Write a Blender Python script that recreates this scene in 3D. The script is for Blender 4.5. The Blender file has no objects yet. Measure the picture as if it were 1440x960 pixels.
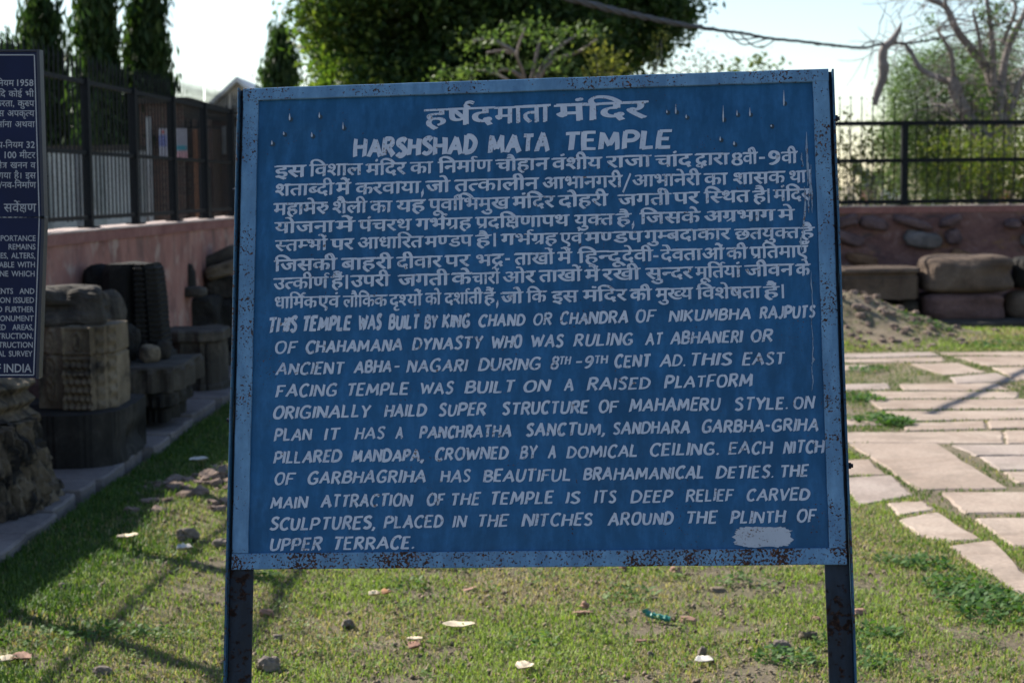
import bpy, math, random
import numpy as np
R_ = random.Random(7)
rng = np.random.default_rng(11)
S = bpy.context.scene
COL = S.collection
rad = math.radians

# ---------------------------------------------------------------- camera
FPX = 2400.0; EYE = 1.55
PITCH = math.atan(215 / FPX); ROLL = 0.010
cF = np.array([0, math.cos(PITCH), -math.sin(PITCH)]); cR0 = np.array([1., 0, 0]); cU0 = np.cross(cR0, cF)
cR = math.cos(ROLL) * cR0 - math.sin(ROLL) * cU0
cU = math.cos(ROLL) * cU0 + math.sin(ROLL) * cR0
CAM = np.array([0, 0, EYE])
cd = bpy.data.cameras.new('camera'); cam = bpy.data.objects.new('camera', cd); COL.objects.link(cam)
from mathutils import Matrix, Vector
cam.matrix_world = Matrix(((cR[0], cU[0], -cF[0], CAM[0]), (cR[1], cU[1], -cF[1], CAM[1]), (cR[2], cU[2], -cF[2], CAM[2]), (0, 0, 0, 1)))
cd.sensor_width = 36; cd.lens = 36 * FPX / 1440; cd.clip_start = 0.05; cd.clip_end = 3000
cd.dof.use_dof = True; cd.dof.focus_distance = 3.45; cd.dof.aperture_fstop = 7.5
S.camera = cam

# ---------------------------------------------------------------- sky, sun, exposure
SUN_EL, SUN_AZ = 38.0, -50.0        # azimuth from +Y, negative = to the left
w = bpy.data.worlds.new('World'); S.world = w; w.use_nodes = True
nt = w.node_tree; bg = nt.nodes['Background']
sky = nt.nodes.new('ShaderNodeTexSky'); sky.sky_type = 'NISHITA'; sky.sun_disc = False
sky.sun_elevation = rad(SUN_EL); sky.sun_rotation = rad(SUN_AZ)
sky.air_density = 1.0; sky.dust_density = .5; sky.ozone_density = 1.0; sky.altitude = 200
nt.links.new(sky.outputs[0], bg.inputs[0]); bg.inputs[1].default_value = 0.09
sl = bpy.data.lights.new('sun', 'SUN'); sl.energy = 5.0; sl.angle = rad(0.55); sl.color = (1, .93, .82)
sun = bpy.data.objects.new('sun', sl); COL.objects.link(sun)
sd = Vector((math.sin(rad(SUN_AZ)) * math.cos(rad(SUN_EL)), math.cos(rad(SUN_AZ)) * math.cos(rad(SUN_EL)), math.sin(rad(SUN_EL))))
sun.rotation_euler = sd.to_track_quat('Z', 'Y').to_euler()
S.view_settings.view_transform = 'Standard'; S.view_settings.look = 'None'
S.view_settings.exposure = 1.0; S.view_settings.gamma = 1
S.cycles.max_bounces = 6; S.cycles.transparent_max_bounces = 8

# ---------------------------------------------------------------- picture point -> ray -> real place
def ray(px, py):
    return cF + cR * (px - 720) / FPX - cU * (py - 480) / FPX
def G(px, py, z=0.0):
    d = ray(px, py); return CAM + d * ((z - EYE) / d[2])
def P(px, py, Y):
    d = ray(px, py); return CAM + d * (Y / d[1])

# ---------------------------------------------------------------- small helpers
def hsh(ix, iy, iz, s=0):
    n = (ix * 374761393 + iy * 668265263 + iz * 2147483647 + s * 974634777) & 0xffffffff
    n = ((n ^ (n >> 13)) * 1274126177) & 0xffffffff
    return ((n ^ (n >> 16)) & 0xffff) / 65535.0
def vnoise(p, s=0):
    p = np.asarray(p, float); i = np.floor(p).astype(np.int64); f = p - i; f = f * f * (3 - 2 * f)
    r = 0
    for a in (0, 1):
        for b in (0, 1):
            for c in (0, 1):
                wgt = (f[..., 0] if a else 1 - f[..., 0]) * (f[..., 1] if b else 1 - f[..., 1]) * (f[..., 2] if c else 1 - f[..., 2])
                r = r + wgt * hsh(i[..., 0] + a, i[..., 1] + b, i[..., 2] + c, s)
    return r * 2 - 1
def fbm(p, o=4, s=0):
    p = np.asarray(p, float); r = 0; a = 1; t = 0
    for k in range(o):
        r = r + a * vnoise(p * 2 ** k + 17.3 * k, s + k); t += a; a *= .5
    return r / t

def mesh(name, V, Fs, mats, smooth=False, cols=None):
    """Fs: list of tuples or an (n,k) array"""
    V = np.asarray(V, np.float32); me = bpy.data.meshes.new(name)
    if isinstance(Fs, np.ndarray):
        n, k = Fs.shape
        me.vertices.add(len(V)); me.vertices.foreach_set('co', V.ravel())
        me.loops.add(n * k); me.loops.foreach_set('vertex_index', Fs.astype(np.int32).ravel())
        me.polygons.add(n); me.polygons.foreach_set('loop_start', (np.arange(n) * k).astype(np.int32))
        me.update(calc_edges=True)
    else:
        me.from_pydata([tuple(map(float, v)) for v in V], [], [tuple(map(int, f)) for f in Fs])
    for m in (mats if isinstance(mats, (list, tuple)) else [mats]): me.materials.append(m)
    if smooth: me.polygons.foreach_set('use_smooth', np.ones(len(me.polygons), bool))
    if cols is not None:
        a = me.color_attributes.new('tint', 'FLOAT_COLOR', 'POINT')
        c = np.ones((len(V), 4), np.float32); c[:, :3] = cols; a.data.foreach_set('color', c.ravel())
    return me
def tag(o, label=None, cat=None, group=None, kind=None):
    if label: o['label'] = label
    if cat: o['category'] = cat
    if group: o['group'] = group
    if kind: o['kind'] = kind
    return o
def thing(name, loc, label, cat, group=None):
    o = bpy.data.objects.new(name, None); o.location = tuple(map(float, loc)); o.empty_display_size = .1
    COL.objects.link(o); return tag(o, label, cat, group)
def part(name, V, Fs, mats, parent, smooth=False, cols=None, label=None, kind=None, org=None):
    """V in world coordinates; origin = parent's place unless org is given"""
    base = np.array(wloc(parent)); o0 = base if org is None else np.array(org, float)
    o = bpy.data.objects.new(name, mesh(name, np.asarray(V) - o0, Fs, mats, smooth, cols))
    o.parent = parent; o.location = tuple(o0 - base); COL.objects.link(o)
    return tag(o, label, None, None, kind)
def wloc(o):
    v = Vector(o.location)
    while o.parent: o = o.parent; v = v + o.location
    return v
def solo(name, V, Fs, mats, label=None, cat=None, group=None, kind=None, smooth=False, cols=None):
    V = np.asarray(V, float); c = np.array([(V[:, 0].min() + V[:, 0].max()) / 2, (V[:, 1].min() + V[:, 1].max()) / 2, V[:, 2].min()])
    if kind == 'structure': c = np.zeros(3)
    o = bpy.data.objects.new(name, mesh(name, V - c, Fs, mats, smooth, cols)); o.location = tuple(c); COL.objects.link(o)
    return tag(o, label, cat, group, kind)
def dup(src, parent, off):
    o = src.copy(); o.parent = parent; o.location = Vector(src.location) + Vector(tuple(map(float, off))); COL.objects.link(o); return o

class MB:
    def __init__(s): s.V = []; s.F = []
    def add(s, V, F):
        n = len(s.V); s.V += [tuple(map(float, v)) for v in V]; s.F += [tuple(i + n for i in f) for f in F]; return s
    def box(s, c, d, ax=None):
        """box with centre c, sizes d, optional 3x3 axes (rows)"""
        c = np.array(c, float); A = np.eye(3) if ax is None else np.array(ax, float); v = []
        for z in (-.5, .5):
            for y in (-.5, .5):
                for x in (-.5, .5): v.append(c + A[0] * x * d[0] + A[1] * y * d[1] + A[2] * z * d[2])
        return s.add(v, [(0, 2, 3, 1), (4, 5, 7, 6), (0, 1, 5, 4), (2, 6, 7, 3), (0, 4, 6, 2), (1, 3, 7, 5)])
    def tube(s, pts, r, n=8, cap=True):
        pts = np.array(pts, float); r = np.broadcast_to(np.array(r, float), (len(pts),)); T = np.gradient(pts, axis=0)
        T /= np.linalg.norm(T, axis=1)[:, None] + 1e-9; u = np.cross(T[0], [0.13, .2, 1.]);
        if np.linalg.norm(u) < .1: u = np.cross(T[0], [1, 0, 0.])
        V = []; 
        for i, p in enumerate(pts):
            u = u - T[i] * (u @ T[i]); u /= np.linalg.norm(u) + 1e-9; v = np.cross(T[i], u)
            for k in range(n):
                a = 2 * math.pi * k / n; V.append(p + (u * math.cos(a) + v * math.sin(a)) * r[i])
        F = []
        for i in range(len(pts) - 1):
            for k in range(n):
                a = i * n + k; b = i * n + (k + 1) % n; F.append((a, b, b + n, a + n))
        if cap: F.append(tuple(range(n - 1, -1, -1))); F.append(tuple((len(pts) - 1) * n + k for k in range(n)))
        return s.add(V, F)
def smoothpts(pts, k=5):
    p = np.array(pts, float); p = np.vstack([2 * p[0] - p[1], p, 2 * p[-1] - p[-2]]); out = []
    for i in range(1, len(p) - 2):
        for t in np.linspace(0, 1, k, endpoint=False):
            a, b, c, d = p[i - 1], p[i], p[i + 1], p[i + 2]
            out.append(.5 * ((2 * b) + (c - a) * t + (2 * a - 5 * b + 4 * c - d) * t * t + (3 * b - a - 3 * c + d) * t ** 3))
    out.append(p[-2]); return np.array(out)

# ---------------------------------------------------------------- materials
def newmat(name):
    m = bpy.data.materials.new(name); m.use_nodes = True; n = m.node_tree.nodes; return m, m.node_tree, n['Principled BSDF']
def N(t, kind, **kw):
    n = t.nodes.new(kind)
    for k, v in kw.items():
        if k in n.inputs: n.inputs[k].default_value = v
        else: setattr(n, k, v)
    return n
def ramp(t, fac, stops, interp='LINEAR'):
    r = t.nodes.new('ShaderNodeValToRGB'); r.color_ramp.interpolation = interp; e = r.color_ramp.elements
    while len(e) > 1: e.remove(e[-1])
    for i, (p, c) in enumerate(stops):
        x = e[0] if i == 0 else e.new(p); x.position = p; c = c if isinstance(c, (tuple, list)) else (c, c, c); x.color = (*c, 1)
    t.links.new(fac, r.inputs[0]); return r.outputs[0]
def mix(t, f, a, b, mode='MIX'):
    m = t.nodes.new('ShaderNodeMix'); m.data_type = 'RGBA'; m.blend_type = mode
    for s, v in ((0, f), (6, a), (7, b)):
        if isinstance(v, bpy.types.NodeSocket): t.links.new(v, m.inputs[s])
        else: m.inputs[s].default_value = v if s == 0 else (*v, 1)
    return m.outputs[2]
def math_(t, op, a, b=0.0, c=False):
    m = t.nodes.new('ShaderNodeMath'); m.operation = op; m.use_clamp = c
    for i, v in enumerate((a, b)):
        if isinstance(v, bpy.types.NodeSocket): t.links.new(v, m.inputs[i])
        else: m.inputs[i].default_value = v
    return m.outputs[0]
def coords(t, scale=(1, 1, 1), world=True):
    if world: src = t.nodes.new('ShaderNodeNewGeometry').outputs['Position']
    else: src = t.nodes.new('ShaderNodeTexCoord').outputs['Object']
    m = t.nodes.new('ShaderNodeMapping'); m.inputs['Scale'].default_value = scale; t.links.new(src, m.inputs[0]); return m.outputs[0]
def noise(t, co, scale, detail=4, rough=.55, dist=0.0):
    n = t.nodes.new('ShaderNodeTexNoise'); n.inputs['Scale'].default_value = scale; n.inputs['Detail'].default_value = detail
    n.inputs['Roughness'].default_value = rough; n.inputs['Distortion'].default_value = dist; t.links.new(co, n.inputs['Vector']); return n.outputs[0]
def bump(t, bsdf, h, strength, dist):
    b = t.nodes.new('ShaderNodeBump'); b.inputs['Strength'].default_value = strength; b.inputs['Distance'].default_value = dist
    t.links.new(h, b.inputs['Height']); t.links.new(b.outputs[0], bsdf.inputs['Normal'])
def stone_mat(name, stops, sc=3.0, fine=40, rough=.9, bs=.5, bd=.01, patch=None, pscale=4, stretch=(1, 1, 1)):
    m, t, b = newmat(name); co = coords(t, stretch)
    c = ramp(t, noise(t, co, sc, 7, .62, .6), stops)
    f = noise(t, co, fine, 5, .6); c = mix(t, .45, c, ramp(t, f, [(.3, .25), (.7, .95)]), 'MULTIPLY')
    c = mix(t, .0, c, c)
    if patch:
        k = ramp(t, noise(t, co, pscale, 6, .65, .8), [(patch[1], 0), (patch[2], 1)]); c = mix(t, k, c, patch[0])
    t.links.new(c, b.inputs['Base Color']); b.inputs['Roughness'].default_value = rough
    b.inputs['Specular IOR Level'].default_value = .25
    bump(t, b, math_(t, 'ADD', noise(t, co, fine * .6, 8, .7), math_(t, 'MULTIPLY', noise(t, co, sc * 3, 4), 1.5)), bs, bd); return m
def tint_mat(name, rough=.7, transl=0.0, spec=.3):
    """colour comes from each leaf's or blade's own tint"""
    m, t, b = newmat(name); a = t.nodes.new('ShaderNodeAttribute'); a.attribute_name = 'tint'
    t.links.new(a.outputs['Color'], b.inputs['Base Color']); b.inputs['Roughness'].default_value = rough; b.inputs['Specular IOR Level'].default_value = spec
    if transl:
        tr = t.nodes.new('ShaderNodeBsdfTranslucent'); mx = t.nodes.new('ShaderNodeMixShader'); mx.inputs[0].default_value = transl
        g = mix(t, 1.0, a.outputs['Color'], (1.0, 1.15, .45), 'MULTIPLY'); t.links.new(g, tr.inputs[0])
        t.links.new(b.outputs[0], mx.inputs[1]); t.links.new(tr.outputs[0], mx.inputs[2]); t.links.new(mx.outputs[0], t.nodes['Material Output'].inputs[0])
    return m
def plain(name, c, rough=.6, metal=0, var=.25, sc=20, bs=0.15):
    m, t, b = newmat(name); co = coords(t); n = noise(t, co, sc, 5)
    t.links.new(ramp(t, n, [(.3, tuple(x * (1 - var) for x in c)), (.7, tuple(min(1, x * (1 + var)) for x in c))]), b.inputs['Base Color'])
    b.inputs['Roughness'].default_value = rough; b.inputs['Metallic'].default_value = metal; bump(t, b, n, bs, .003); return m
M_LEAF = tint_mat('leaf_tissue', .55, .45); M_GRASS = tint_mat('grass_blades', .6, .4, .25); M_BARK = stone_mat('bark', [(.3, (.10, .08, .065)), (.7, (.22, .18, .15))], 6, 50, stretch=(1, 1, .3))
M_BARKG = stone_mat('pale_grey_bark', [(.3, (.17, .14, .13)), (.7, (.34, .30, .28))], 5, 50, stretch=(1, 1, .35))
M_FENCE = plain('dark_fence_paint', (.006, .008, .011), .6, 0, .3, 30); M_FENCE.node_tree.nodes['Principled BSDF'].inputs['Specular IOR Level'].default_value = .15
# ================================================================ LETTERING
_gc = {}
def raw_glyph(s, off=0.0):
    k = (s, off)
    if k in _gc: return _gc[k]
    c = bpy.data.curves.new('g', 'FONT'); c.body = s; c.offset = off; c.resolution_u = 3; c.size = 1
    o = bpy.data.objects.new('g', c); COL.objects.link(o); bpy.context.view_layer.update()
    me = o.to_mesh(); V = np.array([(v.co.x, v.co.y) for v in me.vertices]) if len(me.vertices) else np.zeros((0, 2))
    me.calc_loop_triangles(); T = [tuple(t.vertices) for t in me.loop_triangles]
    o.to_mesh_clear(); bpy.data.objects.remove(o); bpy.data.curves.remove(c); _gc[k] = (V, T); return V, T
_adv = {}; IK = .17
def advance(ch):
    if ch not in _adv:
        a = raw_glyph('।')[0][:, 0].max(); _adv[ch] = raw_glyph(ch + '।')[0][:, 0].max() - a
    return _adv[ch]
def clip_poly(p, x0, lo):
    out = []
    for i in range(len(p)):
        a, b = p[i], p[(i + 1) % len(p)]; ia = (a[0] >= x0) == lo; ib = (b[0] >= x0) == lo
        if ia: out.append(a)
        if ia != ib:
            t = (x0 - a[0]) / (b[0] - a[0]); out.append((x0, a[1] + t * (b[1] - a[1])))
    return out
def clip_x(G_, x0, keep_right=False):
    V, T = G_; nv, nf = [], []
    for t in T:
        q = clip_poly([tuple(V[i]) for i in t], x0, keep_right)
        if len(q) >= 3: n = len(nv); nv += q; nf.append(tuple(range(n, n + len(q))))
    return np.array(nv) if nv else np.zeros((0, 2)), nf
def clip_y(G_, y0, above):
    V, T = clip_x((G_[0][:, ::-1], G_[1]), y0, above); return V[:, ::-1] if len(V) else V, [f[::-1] for f in T]
def ribbon(pts, w, taper=1.0):
    p = np.array(pts, float); T = np.gradient(p, axis=0); T /= np.linalg.norm(T, axis=1)[:, None] + 1e-9
    Nn = np.stack([-T[:, 1], T[:, 0]], 1); ww = np.linspace(w, w * taper, len(p))[:, None] / 2
    V = np.vstack([p + Nn * ww, p - Nn * ww]); n = len(p); return V, [(i, i + 1, n + i + 1, n + i) for i in range(n - 1)]
HEAD = raw_glyph('ा')[0][:, 1].max(); SW = None
def stem_info(ch):
    V = raw_glyph(ch)[0]; low = V[(V[:, 1] < HEAD * .3) & (V[:, 1] > -.01)]; return low[:, 0].max()
_sv = raw_glyph('ा')[0]; _sl = _sv[_sv[:, 1] < HEAD * .3]; SW = _sl[:, 0].max() - _sl[:, 0].min()
STEMS = set('खगघचजञणतथधनपबभमयलवशषस')
def shape_deva(word, off):
    """list of (V, F) in font units and the total advance; conjuncts, reph, rakar and i-matra are put together here"""
    out = []; x = 0.0; i = 0; vir = '्'
    def put(g, dx, dy=0, sx=1, sy=1):
        V, T = g
        if len(V): out.append((np.stack([V[:, 0] * sx + dx, V[:, 1] * sy + dy], 1), T))
    while i < len(word):
        ch = word[i]
        if ch == ' ' or not ('\u0900' <= ch <= '\u097f'):
            put(raw_glyph(ch, off), x); x += advance(ch) if ch != ' ' else .25; i += 1; continue
        cs = [ch]; i += 1
        while i + 1 < len(word) and word[i] == vir: cs.append(word[i + 1]); i += 2
        marks = ''
        while i < len(word) and word[i] in 'ािीुूृेैोौंँ': marks += word[i]; i += 1
        reph = False
        if len(cs) > 1 and cs[0] == 'र': reph = True; cs = cs[1:]
        if 'ि' in marks: put(raw_glyph('ि', off), x); x += advance('ि') - IK; marks = marks.replace('ि', '')
        rak = False
        if len(cs) > 1 and cs[-1] == 'र' : rak = True; cs = cs[:-1]
        if cs == ['त'] and rak:                                       # tra
            a = advance('त'); s = stem_info('त'); put(clip_y(raw_glyph('त', off), HEAD * .84, True), x); put(clip_x(raw_glyph('त', off), s - SW * 1.1, True), x)
            put(ribbon(smoothpts([(s - .02, .40), (s - .2, .44), (s - .36, .37)], 4), SW * .9), x); put(ribbon(smoothpts([(s - .04, .38), (s - .2, .22), (s - .38, .06)], 4), SW * .9), x); x += a; rak = False; cs = []
        elif cs == ['क', 'ष']:                                        # ksha
            a = advance('ष') + .06; s = a - (advance('ष') - stem_info('ष')); put(ribbon([(0, HEAD - SW * .5), (a, HEAD - SW * .5)], SW), x); put(ribbon([(s - SW * .5, HEAD - .02), (s - SW * .5, 0)], SW), x)
            put(ribbon(smoothpts([(s - .34, HEAD - .04), (s - .43, .49), (s - .36, .37), (s - .22, .41), (s - .19, .50), (s - .27, .54)], 5), SW * .85), x)
            put(ribbon(smoothpts([(s - .34, .35), (s - .46, .22), (s - .40, .07), (s - .25, .09), (s - .15, -.06)], 5), SW * .85), x); put(ribbon(smoothpts([(s - .40, .30), (s - .2, .26), (s - .03, .32)], 4), SW * .85), x)
            x += a; cs = []
        elif len(cs) == 2 and cs[0] == 'द':                           # dva, dda
            a = advance('द'); put(raw_glyph('द', off), x); g = clip_y(raw_glyph(cs[1], off), HEAD * .86, False); put(g, x + .02, -.16, .62, .52); x += a; cs = []
            x0c = a
        for c in cs[:-1]:
            if c in STEMS:
                s = stem_info(c) - SW * 1.0; put(clip_x(raw_glyph(c, off), s), x); x += s - .015
            else:
                a = advance(c) * .80; put(clip_x(raw_glyph(c, off), a), x); x += a - .03
        if cs:
            c = cs[-1]; a = advance(c); put(raw_glyph(c, off), x)
            if rak:
                if c in STEMS: s = stem_info(c) - SW * .5; put(ribbon([(s, .24), (s - .13, .13), (s - .25, .03)], SW * .9, .7), x)
                else: put(ribbon([(a * .52, .1), (a * .38, -.02), (a * .12, -.16)], SW * .9, .7), x)
            x += a
            if c == 'र' and marks[:1] in ('ु', 'ू'):                      # ru and ruu hook out of the middle of ra
                put(ribbon([(-.05, HEAD - SW * .5), (.10, HEAD - SW * .5)], SW), x)
                if marks[0] == 'ु': put(ribbon(smoothpts([(-.12, .38), (-.02, .44), (.08, .36), (.03, .22), (-.06, .2)], 4), SW * .9), x)
                else: put(ribbon(smoothpts([(-.16, .38), (-.04, .44), (.04, .34), (-.04, .26), (.02, .12), (.12, .04)], 4), SW * .9), x)
                x += .12; marks = marks[1:]
        for mch in marks:
            put(raw_glyph(mch, off), x); x += max(0, advance(mch)) if mch in 'ाीोौ' else 0
        if reph:
            s = x - SW * .8
            put(ribbon(smoothpts([(s + .02, HEAD - .02), (s - .07, HEAD + .07), (s - .05, HEAD + .17), (s + .05, HEAD + .2), (s + .13, HEAD + .15)], 4), SW * .85, .6), 0)
    return out, x

# a brush alphabet: strokes in a box of cap height 1
def _c(*p): return ('c', p)
def _l(*p): return ('l', p)
BR = {'A': (.70, [_l((0, 0), (.38, 1)), _l((.34, 1), (.70, 0)), _l((.13, .34), (.58, .34))]),
 'B': (.56, [_l((.04, 0), (.04, 1)), _c((.04, .97), (.36, .96), (.48, .76), (.36, .56), (.06, .53)), _c((.06, .53), (.46, .48), (.56, .26), (.40, .05), (.04, .04))]),
 'C': (.60, [_c((.58, .84), (.44, .98), (.18, .90), (.03, .52), (.12, .14), (.36, .01), (.58, .14))]),
 'D': (.62, [_l((.04, 0), (.04, 1)), _c((.02, .97), (.36, .92), (.59, .58), (.46, .14), (.02, .03))]),
 'E': (.50, [_l((.04, 0), (.04, 1)), _l((.0, .96), (.50, .97)), _l((.04, .52), (.42, .53)), _l((.0, .04), (.50, .04))]),
 'F': (.50, [_l((.04, 0), (.04, 1)), _l((.0, .96), (.52, .97)), _l((.04, .50), (.42, .52))]),
 'G': (.66, [_c((.60, .86), (.42, .99), (.16, .88), (.03, .48), (.14, .10), (.40, .02), (.60, .16), (.60, .40)), _l((.36, .42), (.66, .42))]),
 'H': (.62, [_l((.04, 0), (.04, 1)), _l((.58, 0), (.58, 1)), _l((.04, .52), (.58, .52))]),
 'I': (.08, [_l((.04, 0), (.04, 1))]),
 'J': (.42, [_c((.38, 1), (.38, .6), (.36, .2), (.20, .02), (.02, .14))]),
 'K': (.58, [_l((.04, 0), (.04, 1)), _l((.54, 1), (.06, .46)), _l((.18, .56), (.58, 0))]),
 'L': (.48, [_l((.04, 1), (.04, .0)), _l((.0, .04), (.48, .05))]),
 'M': (.82, [_l((.04, 0), (.10, 1)), _l((.10, .97), (.40, .22)), _l((.40, .22), (.70, .98)), _l((.70, 1), (.78, 0))]),
 'N': (.64, [_l((.04, 0), (.04, 1)), _l((.06, .98), (.58, .04)), _l((.60, 0), (.60, 1))]),
 'O': (.64, [_c((.34, .98), (.12, .86), (.03, .48), (.14, .12), (.34, .02), (.54, .14), (.62, .52), (.52, .88), (.32, .98))]),
 'P': (.54, [_l((.04, 0), (.04, 1)), _c((.02, .97), (.38, .95), (.52, .72), (.38, .48), (.06, .44))]),
 'R': (.58, [_l((.04, 0), (.04, 1)), _c((.02, .97), (.38, .95), (.50, .75), (.38, .54), (.06, .50)), _l((.24, .50), (.58, 0))]),
 'S': (.50, [_c((.48, .86), (.32, .99), (.10, .90), (.07, .70), (.26, .54), (.44, .36), (.44, .14), (.24, .01), (.02, .14))]),
 'T': (.58, [_l((.29, 0), (.29, .98)), _l((0, .96), (.58, .98))]),
 'U': (.60, [_c((.04, 1), (.04, .5), (.10, .12), (.30, .02), (.50, .14), (.56, .5), (.56, 1))]),
 'V': (.64, [_l((0, 1), (.32, 0)), _l((.32, 0), (.64, 1))]),
 'W': (.92, [_l((0, 1), (.24, .02)), _l((.24, .02), (.46, .80)), _l((.46, .80), (.68, .02)), _l((.68, .02), (.92, 1))]),
 'Y': (.60, [_l((0, 1), (.30, .48)), _l((.60, 1), (.30, .48)), _l((.30, .52), (.28, 0))]),
 '8': (.50, [_c((.26, .98), (.07, .88), (.09, .64), (.27, .53), (.46, .36), (.44, .10), (.24, .01), (.05, .12), (.05, .36), (.24, .53), (.42, .66), (.43, .88), (.26, .98))]),
 '9': (.50, [_c((.44, .70), (.32, .50), (.10, .54), (.05, .76), (.20, .97), (.40, .90), (.46, .60), (.38, .2), (.16, .01), (.04, .08))]),
 '.': (.12, [_l((.03, .10), (.13, .02))]), ',': (.14, [_c((.10, .14), (.10, .0), (.0, -.18))]), '-': (.34, [_l((0, .50), (.34, .50))])}
def shape_brush(word, wd=.15, slant=.12, tw=None):
    out = []; x = 0
    for ch in word:
        W_, st = BR[ch]; sl_ = slant + R_.uniform(-.035, .035); k = R_.uniform(.95, 1.06); dy = R_.uniform(-.025, .025); jw = R_.uniform(.93, 1.07)
        for kind, p in st:
            p = [(a + R_.uniform(-.018, .018), b + R_.uniform(-.02, .02)) for a, b in p]
            if kind == 'c': q = smoothpts(p, 5)
            else: a, b = np.array(p[0]), np.array(p[1]); t = np.linspace(0, 1, 4)[:, None]; q = a + (b - a) * t; bo = np.array([-(b - a)[1], (b - a)[0]]) * R_.uniform(-.025, .025); q[1:3] += bo
            q = q.copy(); q[:, 0] *= jw
            horiz = kind == 'l' and abs(q[-1][1] - q[0][1]) < .3
            V, F = ribbon(q, wd * R_.uniform(.9, 1.1) * (.88 if horiz else 1.08), R_.uniform(.82, 1.12)); n = len(V) // 2
            sk = R_.uniform(.02, .06)                                   # the brush is lifted at a slant
            if not horiz: V[0, 1] -= sk; V[n, 1] += sk * .6; V[n - 1, 1] += sk * .5; V[-1, 1] -= sk
            V = V.copy(); V[:, 1] = V[:, 1] * k + dy; V[:, 0] += V[:, 1] * sl_ + x; out.append((V, F))
        x += W_ * jw + .20
    return out, x - .20
def bold(sh, d):
    return [(V + np.array(o), F) for V, F in sh for o in ((-d, -d * .6), (d, d * .6), (d * .9, -d * .8))] if False else [(V + np.array(o), F) for V, F in sh for o in ((-d, -d * .5), (d, d * .5))]
def lay(shapes, to3, z0, dz, layers=9):
    """flat shapes -> 3D, each stroke a hair above the last"""
    m = MB()
    for k, (V, F) in enumerate(shapes):
        z = z0 + (k % layers) * dz; m.add([to3(u, v, z) for u, v in V], F)
    return m

# ================================================================ THE BLUE BOARD
BW, BH = 1.22, 1.0065; BC = np.array([0.0431, 3.4579, 1.2891]); ya, ti, ro = -.0942, .263, .0187
_ex = np.array([math.cos(ya), math.sin(ya), 0]); _n = np.array([-math.sin(ya), math.cos(ya), 0]); _uu = math.cos(ti) * np.array([0, 0, 1.]) + math.sin(ti) * _n
bX = math.cos(ro) * _ex + math.sin(ro) * _uu; bY = -math.sin(ro) * _ex + math.cos(ro) * _uu; bN = np.cross(bX, bY)   # bN looks at the reader
if bN[1] > 0: bN = -bN
def bd(u, v, z=0.0): return BC + bX * u + bY * v + bN * z
def uv(px, py):
    d = ray(px, py); t = ((BC - CAM) @ bN) / (d @ bN); p = CAM + d * t - BC; return np.array([p @ bX, p @ bY])
def paint_mat(name, base, dark, r_lo, r_hi, edge=None, rough=.42, rc=1.0, rs=210):
    """weathered paint over rusting sheet; rust gathers in specks and along the given strip (board height)"""
    m, t, b = newmat(name); co = coords(t)
    c = mix(t, ramp(t, noise(t, co, 4, 7, .68, .5), [(.36, 0), (.62, 1)]), base, dark)
    c = mix(t, ramp(t, noise(t, coords(t, (14, 14, 1.6)), 3, 5, .6), [(.42, 0), (.75, .8)]), c, tuple(min(1, x * 1.35 + .012) for x in base))
    c = mix(t, ramp(t, noise(t, co, 90, 3), [(.35, .22), (.6, 0)]), c, tuple(x * .55 for x in base))
    big = noise(t, co, 11, 4, .6); fine = noise(t, co, rs, 3, .6)
    fac = math_(t, 'ADD', math_(t, 'MULTIPLY', big, .6), fine)
    if edge is not None:                                              # a height on the board where wet collects
        s = N(t, 'ShaderNodeSeparateXYZ'); t.links.new(t.nodes.new('ShaderNodeNewGeometry').outputs['Position'], s.inputs[0])
        k = math_(t, 'DIVIDE', math_(t, 'SUBTRACT', edge[0], s.outputs[2]), edge[1], True); fac = math_(t, 'ADD', fac, math_(t, 'MULTIPLY', math_(t, 'MINIMUM', k, 1.0), edge[2]))
    r = ramp(t, fac, [(r_lo / 2, 0), (r_hi / 2, 1)]) if False else ramp(t, math_(t, 'MULTIPLY', fac, .5), [(r_lo / 2, 0), (r_hi / 2, 1)])
    rust = ramp(t, noise(t, co, 160, 4), [(.35, (.020 * rc, .011 * rc, .009 * rc)), (.55, (.055 * rc, .024 * rc, .015 * rc)), (.75, (.17 * rc, .085 * rc, .05 * rc))])
    t.links.new(mix(t, r, c, rust), b.inputs['Base Color'])
    t.links.new(math_(t, 'ADD', math_(t, 'MULTIPLY', r, .4), rough), b.inputs['Roughness']); b.inputs['Specular IOR Level'].default_value = .25
    h = math_(t, 'ADD', math_(t, 'MULTIPLY', noise(t, co, 3.5, 2), 2.0), math_(t, 'MULTIPLY', r, -.05)); bump(t, b, math_(t, 'ADD', h, math_(t, 'MULTIPLY', fine, .03)), .35, .02); return m
M_PANEL = paint_mat('deep_blue_sign_paint', (.010, .088, .215), (.008, .065, .155), 1.02, 1.06, (.84, .035, .13))
M_FRAME = paint_mat('light_blue_frame_paint', (.11, .225, .36), (.08, .175, .31), .90, .935)
M_FRAMEB = paint_mat('light_blue_frame_paint_rusting', (.11, .225, .36), (.08, .175, .31), .83, .865)
M_POST = paint_mat('dark_rusty_post_paint', (.006, .016, .034), (.008, .010, .015), .84, .94, None, .5, .35, 60)
M_POSTL = paint_mat('light_blue_post_paint', (.025, .09, .16), (.012, .05, .10), .88, .93)
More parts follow.
